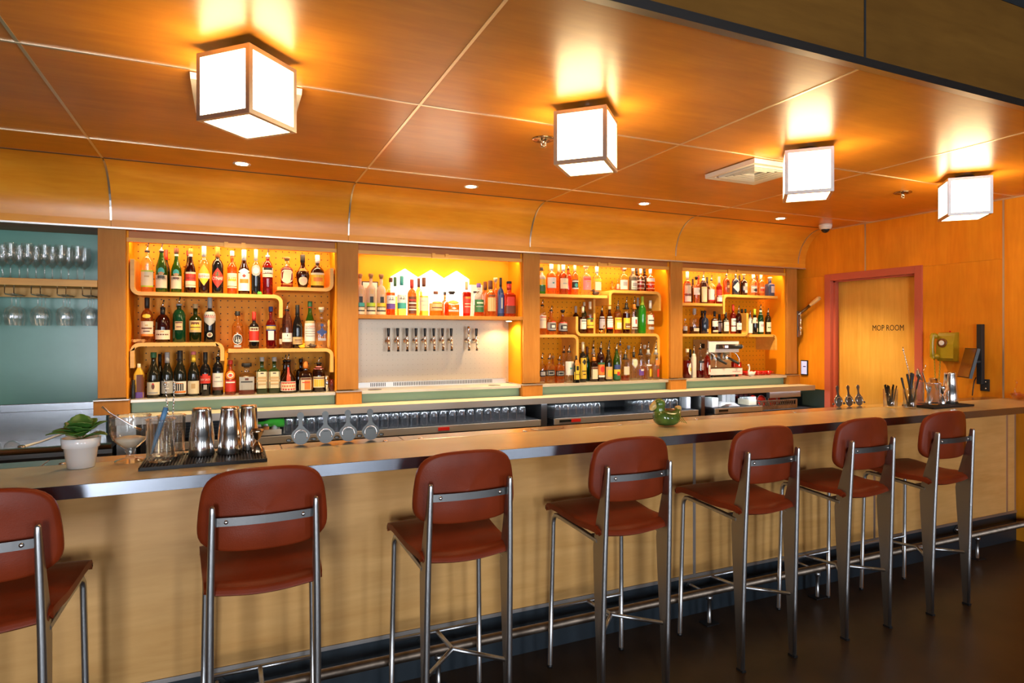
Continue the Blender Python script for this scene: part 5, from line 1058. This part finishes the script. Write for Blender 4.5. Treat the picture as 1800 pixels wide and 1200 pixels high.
for i, (x, y, tl) in enumerate(((-.085, .02, 12), (.03, .0, 10), (.09, .045, 8), (-.15, .06, 10), (.15, .07, 6))):
    t = thing('red_plate', ['red plate with pale rim standing in the crate, left front', 'red plate with pale rim standing in the crate, right front', 'red plate standing behind the right front plate', 'dark red plate standing at the back left of the crate', 'red plate at the back right of the crate'][i], 'plate', (4.70+x, 4.46+y, .8025+.058), 0, 'red plates in the crate')
    o = rot_y(MB().lathe([(.030, 0), (.040, .003), (.056, .009), (.055, .011), (.040, .006), (.001, .004)], 26, cap1=False)).build('disc', 'red_gloss', t); o.rotation_euler = (R(-tl), 0, 0)
    if i < 3: o2 = MB(); o2.tube([(.056*cos(2*pi*k/28), -.010, .056*sin(2*pi*k/28)) for k in range(28)], .002, 6, closed=True); o3 = o2.build('rim', 'p_C', t); o3.rotation_euler = (R(-tl), 0, 0)

# ------------------------------------------------------------------ things on the bar top
BZ = ZB+.0006; RZ = ZB-.0004
t = thing('potted_plant', 'green succulent in a white pot on the bar at left', 'plant', (-.484, 2.64, BZ))
MB().lathe([(.040, 0), (.042, .002), (.052, .072), (.0575, .073), (.060, .105), (.056, .106), (.050, .096), (.001, .094)], 36, cap1=False).build('pot', 'white_gloss', t)
MB().lathe([(.054, .094), (.03, .098), (.001, .099)], 20, cap0=False, cap1=False).build('soil', 'bird_brown', t)
def leaf(root, az, el, L, wd, z0, r0, droop):
    def fn(u, v):
        # v along, u across; scalloped edge
        s2 = (2*u-1); wv = wd*1.35*(sin(pi*min(1, v*.97+.01))**.62)*(.55+.45*sin(pi*min(1, v*.86)))*(1+.10*sin(v*34))
        if v > .98: wv = .001
        x = s2*wv; yy = v*L; zz = .22*abs(x)-.0+L*.10*sin(v*2.2)-droop*v*v*L
        e = R(el); yy2 = yy*cos(e)-zz*sin(e); z2 = yy*sin(e)+zz*cos(e)
        a = R(az); return (-(r0+yy2)*sin(a)+x*cos(a), (r0+yy2)*cos(a)+x*sin(a), z0+z2)
    MB().grid(fn, 6, 16).build('leaf', 'leaf', root, solid=.0022)
for az, el, L, wd, z0, dr in ((82, 10, .100, .027, .106, .15), (100, 30, .075, .024, .112, .35), (-78, 34, .084, .027, .110, .1), (-98, 10, .074, .026, .102, .15), (15, 68, .075, .027, .116, .15), (-32, 52, .075, .025, .115, .3), (172, 30, .062, .028, .110, .4), (140, 48, .062, .026, .114, .35), (-142, 42, .062, .026, .112, .4), (52, 46, .07, .025, .114, .25), (180, 66, .058, .027, .118, .45)):
    leaf(t, az, el, L, wd, z0, .008, dr)
MB().tube([(0, 0, .09), (.002, .002, .125)], .006, 8).tube([(0, 0, .10), (.05, -.004, .124)], .003, 6).tube([(0, 0, .10), (-.045, -.004, .118)], .003, 6).build('stem', 'stalk', t)
t = thing('goblet', 'ribbed glass goblet with sugar and spoon beside the plant', 'goblet', (-.340, 2.685, BZ))
MB().lathe([(.048, 0), (.050, .003), (.044, .008), (.016, .014), (.012, .030), (.018, .040), (.013, .046), (.028, .056), (.056, .082), (.066, .110), (.065, .165)], 40, cap1=False, flute=.03, nf=20).build('bowl', 'g_mix', t)
MB().tube([(.065*cos(2*pi*k/40), .065*sin(2*pi*k/40), .166+.0022*(k % 2)) for k in range(40)], .0034, 6, closed=True).build('beaded_rim', 'g_rib', t)
MB().lathe([(.012, .052), (.026, .058), (.046, .076), (.050, .086), (.030, .092), (.001, .094)], 24, cap0=True, cap1=False).build('sugar', 'p_P', t)
t = thing('spoon', 'small steel spoon leaning in the goblet', 'spoon', (-.340, 2.685, BZ)); MB().tube([(.035, 0, .112), (.01, 0, .128), (-.065, .0, .184), (-.088, 0, .206)], [.006, .0028, .0026, .0045], 8, sx=1.5).build('spoon', 'chrome', t)
MATW = [(-.29, .121, 2.472, 2.713, 'black ribbed rubber bar mat under the left shakers'), (4.000, 4.42, 2.490, 2.690, 'black ribbed bar mat under the shaker by the phone')]
for a, c, y0, y1, lb in MATW:
    t = thing('bar_mat', lb, 'mat', (0, 0, BZ), 0, 'rubber bar mats'); MB().box(a, c, y0, y1, 0, .006).build('base', 'black_rubber', t)
    m = MB(); n = int((c-a)/.0105)
    for i in range(n): x = a+.006+i*(c-a-.012)/n; m.box(x, x+.005, y0+.006, y1-.006, .006, .0115)
    m.box(a, c, y0, y0+.005, .006, .0118).box(a, a+.004, y0, y1, .006, .0118).box(c-.004, c, y0, y1, .006, .0118).box(a, c, y1-.005, y1, .006, .0118)
    o = m.build('ribs', 'black_rubber', t); o['kind'] = 'stuff'
MZ = BZ+.0122
def mixing_glass(loc, label, s2=1.0, cut=False):
    t = thing('mixing_glass', label, 'glass', loc, 0, 'mixing glasses on the bar mats')
    MB().lathe([(.036*s2, 0), (.040*s2, .004), (.043*s2, .02), (.045*s2, .145*s2), (.048*s2, .153*s2), (.042*s2, .150*s2), (.040*s2, .022), (.001, .018)], 48, cap1=False, flute=.045 if not cut else .03, nf=12 if not cut else 16).build('body', 'g_mix', t); return t
mixing_glass((-.232, 2.57, MZ), 'fluted mixing glass with blue tweezers, front left on mat', 1.0); mixing_glass((-.205, 2.675, MZ), 'fluted mixing glass behind the one with blue tweezers', 1.0)
t = thing('tweezers', 'pale blue tweezers leaning in the front mixing glass', 'tweezers', (-.232, 2.57, MZ)); MB().tube([(-.030, .0, .028), (-.012, -.002, .09), (.012, -.006, .17), (.018, -.008, .195)], [.0025, .006, .007, .006], 8, sx=1.3).build('tongs', 'blue_plastic', t)
def barspoon(loc, p1, label):
    t = thing('bar_spoon', label, 'spoon', loc, 0, 'twisted bar spoons'); k = 40
    pts = [(p1[0]*q2/k, p1[1]*q2/k, .024+p1[2]*q2/k) for q2 in range(k+1)]
    MB().tube([(x+.0016*cos(i*1.57), y+.0016*sin(i*1.57), z) for i, (x, y, z) in enumerate(pts)], .0021, 6).build('shaft', 'chrome', t)
    x, y, z = pts[-1]; MB().ell((x, y, z), (.006, .006, .008), 10, 6).tube([(x, y, z), (x-.004, y, z+.02)], .0022, 6).build('finial', 'chrome', t)
barspoon((-.205, 2.675, MZ), (-.022, .01, .245), 'left twisted bar spoon rising from the rear mixing glass'); barspoon((-.205, 2.675, MZ), (.008, .012, .245), 'right twisted bar spoon rising from the rear mixing glass')
def shaker(loc, label, H=.178, r0=.045, r1=.031):
    t = thing('shaker_tin', label, 'shaker', loc, 0, 'steel shaker tins')
    MB().lathe([(r0, 0), (r0*1.02, .003), (r0*.96, H*.42), (r0*.95, H*.424), (r1*1.06, H*.93), (r1*1.10, H*.945), (r1*1.06, H*.985), (r1, H), (r1*.8, H*.985), (.001, H*.98)], 32, cap1=False).build('tin', 'chrome', t)
    MB().tube([(r1*1.07*cos(2*pi*k/28), r1*1.07*sin(2*pi*k/28), H*.94) for k in range(28)], .0012, 6, closed=True).build('bead', 'steel', t); return t
shaker((-.102, 2.645, MZ), 'steel shaker tin on the left mat, left of the front pair')
shaker((-.004, 2.640, MZ), 'steel shaker tin on the left mat, right of the front pair'); shaker((.064, 2.693, MZ), 'steel shaker tin behind the right tin, by the jigger', .176, .036, .028)
def jigger(loc, label, H=.088, r=.020, mm='chrome'):
    t = thing('jigger', label, 'jigger', loc, 0, 'jiggers'); MB().lathe([(r, 0), (r*1.0, .002), (r*.95, H*.16), (r*.55, H*.38), (r*.16, H*.48), (r*.16, H*.52), (r*.5, H*.62), (r*.98, H*.86), (r*1.02, H*.99), (r*.94, H), (r*.4, H*.68), (.001, H*.62)], 24, cap1=False).build('cup', mm, t); return t
jigger((.092, 2.615, MZ), 'bronze hourglass jigger at the right end of the left mat', .090, .023, 'bronze')
def strainer(loc, label, grp, tilt, mm='strainer_steel'):
    t = thing('strainer', label, 'strainer', loc, 0, grp)
    def out():
        pts = [];
        for k in range(25): a = R(-35+250*k/24); pts.append((.039*cos(a), .036+.036*sin(a)))
        L2 = [p for p in pts]
        top = [(-.016, .072), (-.009, .080), (-.0075, .095), (-.009, .108), (-.0135, .118), (-.0135, .128), (-.008, .136), (0, .138), (.008, .136), (.0135, .128), (.0135, .118), (.009, .108), (.0075, .095), (.009, .080), (.016, .072)]
        right = [p for p in pts if p[0] > .012 and p[1] > .036]; base = [(.034*cos(R(180+180*k/12)), .036+.036*sin(R(180+180*k/12))) for k in range(13)]
        r1 = [(.039*cos(R(a)), .036+.036*sin(R(a))) for a in (0, 15, 30, 45, 60)]; l1 = [(-x, y) for x, y in r1[::-1]]
        return r1+top[::-1]+l1+base[1:-1]
    m = MB().prism(out(), -.0012, .0012, 'y'); o = m.build('plate', mm, t); o.rotation_euler = (R(-tilt), 0, 0)
    sp = MB().tube([(.026*cos(R(200-220*k/22)), -.004, .036+.026*sin(R(200-220*k/22))) for k in range(23)], .0024, 6); o = sp.build('spring', 'chrome', t); o.rotation_euler = (R(-tilt), 0, 0)
    o = MB().box(-.010, .010, -.0018, -.0013, .050, .0535).build('slot', 'black', t); o.rotation_euler = (R(-tilt), 0, 0)
    for sx in (-1, 1): MB().ell((sx*.048, 0, .022), (.011, .002, .008), 10, 6).build('ear', mm, t).rotation_euler = (R(-tilt), 0, 0)
    return t
for i, (x, y) in enumerate(((.270, 2.795), (.372, 2.790), (.469, 2.798), (.566, 2.795))):
    strainer((x, y, RZ), 'steel cocktail strainer propped on the drip rail, %s of four by the shakers' % ow[i], 'strainers by the left shakers', 8)
for i, (x, y) in enumerate(((3.576, 2.82), (3.675, 2.82), (3.770, 2.82))):
    strainer((x, y, RZ), 'steel strainer propped on the drip rail, %s of three before the pink door' % ow[i], 'strainers before the door', 6, 'steel_dark')
# green duck planter
t = thing('duck_planter', 'green glazed ceramic duck planter on the bar', 'planter', (2.035, 2.60, BZ), R(-8))
def dring(x, hw, z0, z1, n=20): return [(x, hw*sin(2*pi*k/n), (z0+z1)/2-(z1-z0)/2*cos(2*pi*k/n)) for k in range(n)]
MB().loft([dring(-.072, .012, .034, .06), dring(-.066, .032, .016, .080), dring(-.048, .050, .003, .092), dring(-.02, .060, .0, .086), dring(.012, .062, .0, .082), dring(.040, .055, .002, .084), dring(.060, .038, .012, .090), dring(.070, .020, .038, .094), dring(.075, .008, .062, .096)]).build('body', 'glaze', t, sub=1)
def hring(cx, rx, ry, z): return [(cx+rx*cos(2*pi*k/20), ry*sin(2*pi*k/20), z) for k in range(20)]
MB().loft([hring(-.040, .036, .034, .062), hring(-.042, .028, .026, .086), hring(-.043, .028, .026, .096), hring(-.044, .033, .030, .108), hring(-.044, .033, .030, .120), hring(-.043, .026, .024, .133), hring(-.042, .012, .011, .140), hring(-.042, .003, .003, .141)]).build('head', 'glaze', t, sub=1)
MB().tube([(-.062, 0, .112), (-.076, 0, .103), (-.086, 0, .092), (-.091, 0, .082)], [.021, .018, .015, .007], 12, sx=.9).build('beak', 'beak', t)
MB().lathe([(.026, 0), (.030, .004), (.028, .008), (.024, .004), (.022, -.004), (.001, -.010)], 24, (.020, 0, .0785), sy=.9, cap0=False, cap1=False).build('opening', 'brown_glaze', t)
MB().tube([(.058, 0, .082), (.074, 0, .091), (.080, 0, .096)], [.018, .014, .005], 10).build('tail', 'beak', t)
for s2 in (-1, 1):
    m = MB()
    for k in range(7): m.tube([(-.025+.013*k+.03*q2/6, s2*(.0600-.004*(k/6)**2-.006*(q2/6)**2), .068-.006*k*.5-.045*(q2/6)+.012*(q2/6)**2) for q2 in range(7)], .0018, 5)
    m.build('wing_feathers', 'glaze', t)
for s2 in (-1, 1): MB().ell((-.066, s2*.023, .120), (.003, .003, .003), 8, 5).build('eye', 'black', t)
# glass pots of straws and tools, mixing glasses, shaker by the phone
def straight_glass(loc, label, H, r):
    t = thing('tool_glass', label, 'glass', loc, 0, 'glass pots of straws and tools'); MB().lathe([(r*.92, 0), (r*.94, .004), (r, H), (r*.93, H), (r*.86, .010), (.001, .008)], 28, cap1=False).build('body', 'g_clear', t); return t
straight_glass((3.850, 2.665, BZ), 'straight glass full of black straws', .118, .042); straight_glass((3.905, 2.575, BZ), 'straight glass holding black muddlers', .125, .040)
sp = None
for i in range(16):
    a = i*2.4; r = .010+.020*((i*7) % 5)/5; x, y = r*cos(a), r*sin(a); lean = (x*.9-(.03 if i % 4 == 0 else 0), y*.9)
    t = thing('straw', 'black drinking straw in the straight glass', 'straw', (3.850+x*.6, 2.665+y*.6, BZ+.0105), 0, 'black straws'); MB().tube([(0, 0, 0), (lean[0]*.5, lean[1]*.5, .07), (lean[0], lean[1], .125+.012*((i*5) % 3)/2)], .0032, 6).build('tube', 'black', t)
for i, (dx, dy, H, rr) in enumerate(((-.062, .0, .20, .0075), (-.044, .012, .175, .0065), (.018, .006, .205, .0085), (.034, -.008, .20, .0085), (.066, .004, .19, .006))):
    t = thing('muddler', ['black muddler leaning far left in the tool glass', 'thin black muddler second from left in the tool glass', 'stout black muddler upright in the tool glass', 'stout black muddler beside the upright one in the tool glass', 'thin black bar tool leaning right in the tool glass'][i], 'muddler', (3.905-dx*.22, 2.575+(-.020, .022, -.008, .008, -.034)[i]*.8, BZ+.0125), 0, 'black muddlers'); MB().tube([(0, 0, 0), (dx*.5, dy*.5, H*.5), (dx, dy, H), (dx*1.04, dy*1.04, H*1.04)], [rr*.8, rr*.8, rr, rr*.7], 10).build('stick', 'black', t)
mixing_glass((4.045+.03, 2.645, MZ), 'cut crystal mixing glass with tools, left end of right mat', .98, True); mixing_glass((4.165+.015, 2.600, MZ), 'cut crystal mixing glass topped by a steel cap', .86, True)
t = thing('mini_shaker', 'small steel shaker top upturned over the cut crystal glass', 'shaker', (4.180, 2.600, MZ+.1345)); MB().lathe([(.043, 0), (.043, .006), (.030, .010), (.028, .034), (.024, .037)], 28).build('dome', 'chrome', t)
barspoon((4.075, 2.645, MZ), (-.055, .05, .33), 'twisted bar spoon leaning left out of the crystal mixing glass')
t = thing('fine_strainer', 'round fine mesh strainer resting on the crystal mixing glass', 'strainer', (4.070, 2.62, MZ+.158))
o = rot_y(MB().lathe([(.043, 0), (.045, .004), (.042, .005), (.030, -.012), (.001, -.022)], 26, cap0=False, cap1=False)).build('basket', 'steel', t); o.rotation_euler = (R(-18), R(0), R(30)); o.location = (0, 0, .036)
MB().tube([(.03, 0, .05), (.055, .0, .085), (.062, 0, .10)], .003, 6).tube([(.03, 0, .05), (.06, 0, -.02), (.085, 0, -.09)], .004, 8).build('handle', 'chrome', t)
jigger((4.252, 2.590, MZ), 'slim steel jigger beside the shaker near the phone', .118, .021); jigger((4.215, 2.655, MZ), 'slim steel jigger behind the capped crystal glass', .112, .018)
shaker((4.352, 2.600, MZ), 'tall steel shaker tin below the yellow phone', .205, .046, .032)
# amber glass swan
t = thing('glass_swan', 'amber blown glass swan dish at the end of the bar', 'dish', (5.150, 2.600, BZ), R(10))
def sring(x, hw, z0, zr, n=18):
    o = [(x, hw*cos(pi+pi*k/(n-1)), zr+(zr-z0)*sin(pi+pi*k/(n-1))) for k in range(n)]
    return o+[(x, q2[1]*.88, max(q2[2]+.004, z0+.005)) for q2 in o[::-1]]
MB().loft([sring(-.085, .006, .040, .050), sring(-.070, .026, .016, .047), sring(-.035, .046, .004, .043), sring(.01, .052, .0, .040), sring(.05, .044, .004, .043), sring(.08, .026, .018, .048), sring(.098, .006, .042, .056)]).build('bowl', 'g_swan', t)
MB().tube([(-.083, 0, .048), (-.098, 0, .062), (-.094, 0, .082), (-.070, 0, .104), (-.056, 0, .122), (-.058, 0, .136), (-.072, 0, .141), (-.090, 0, .134)], [.009, .006, .005, .005, .005, .005, .006, .003], 10).build('neck', 'g_swan', t)
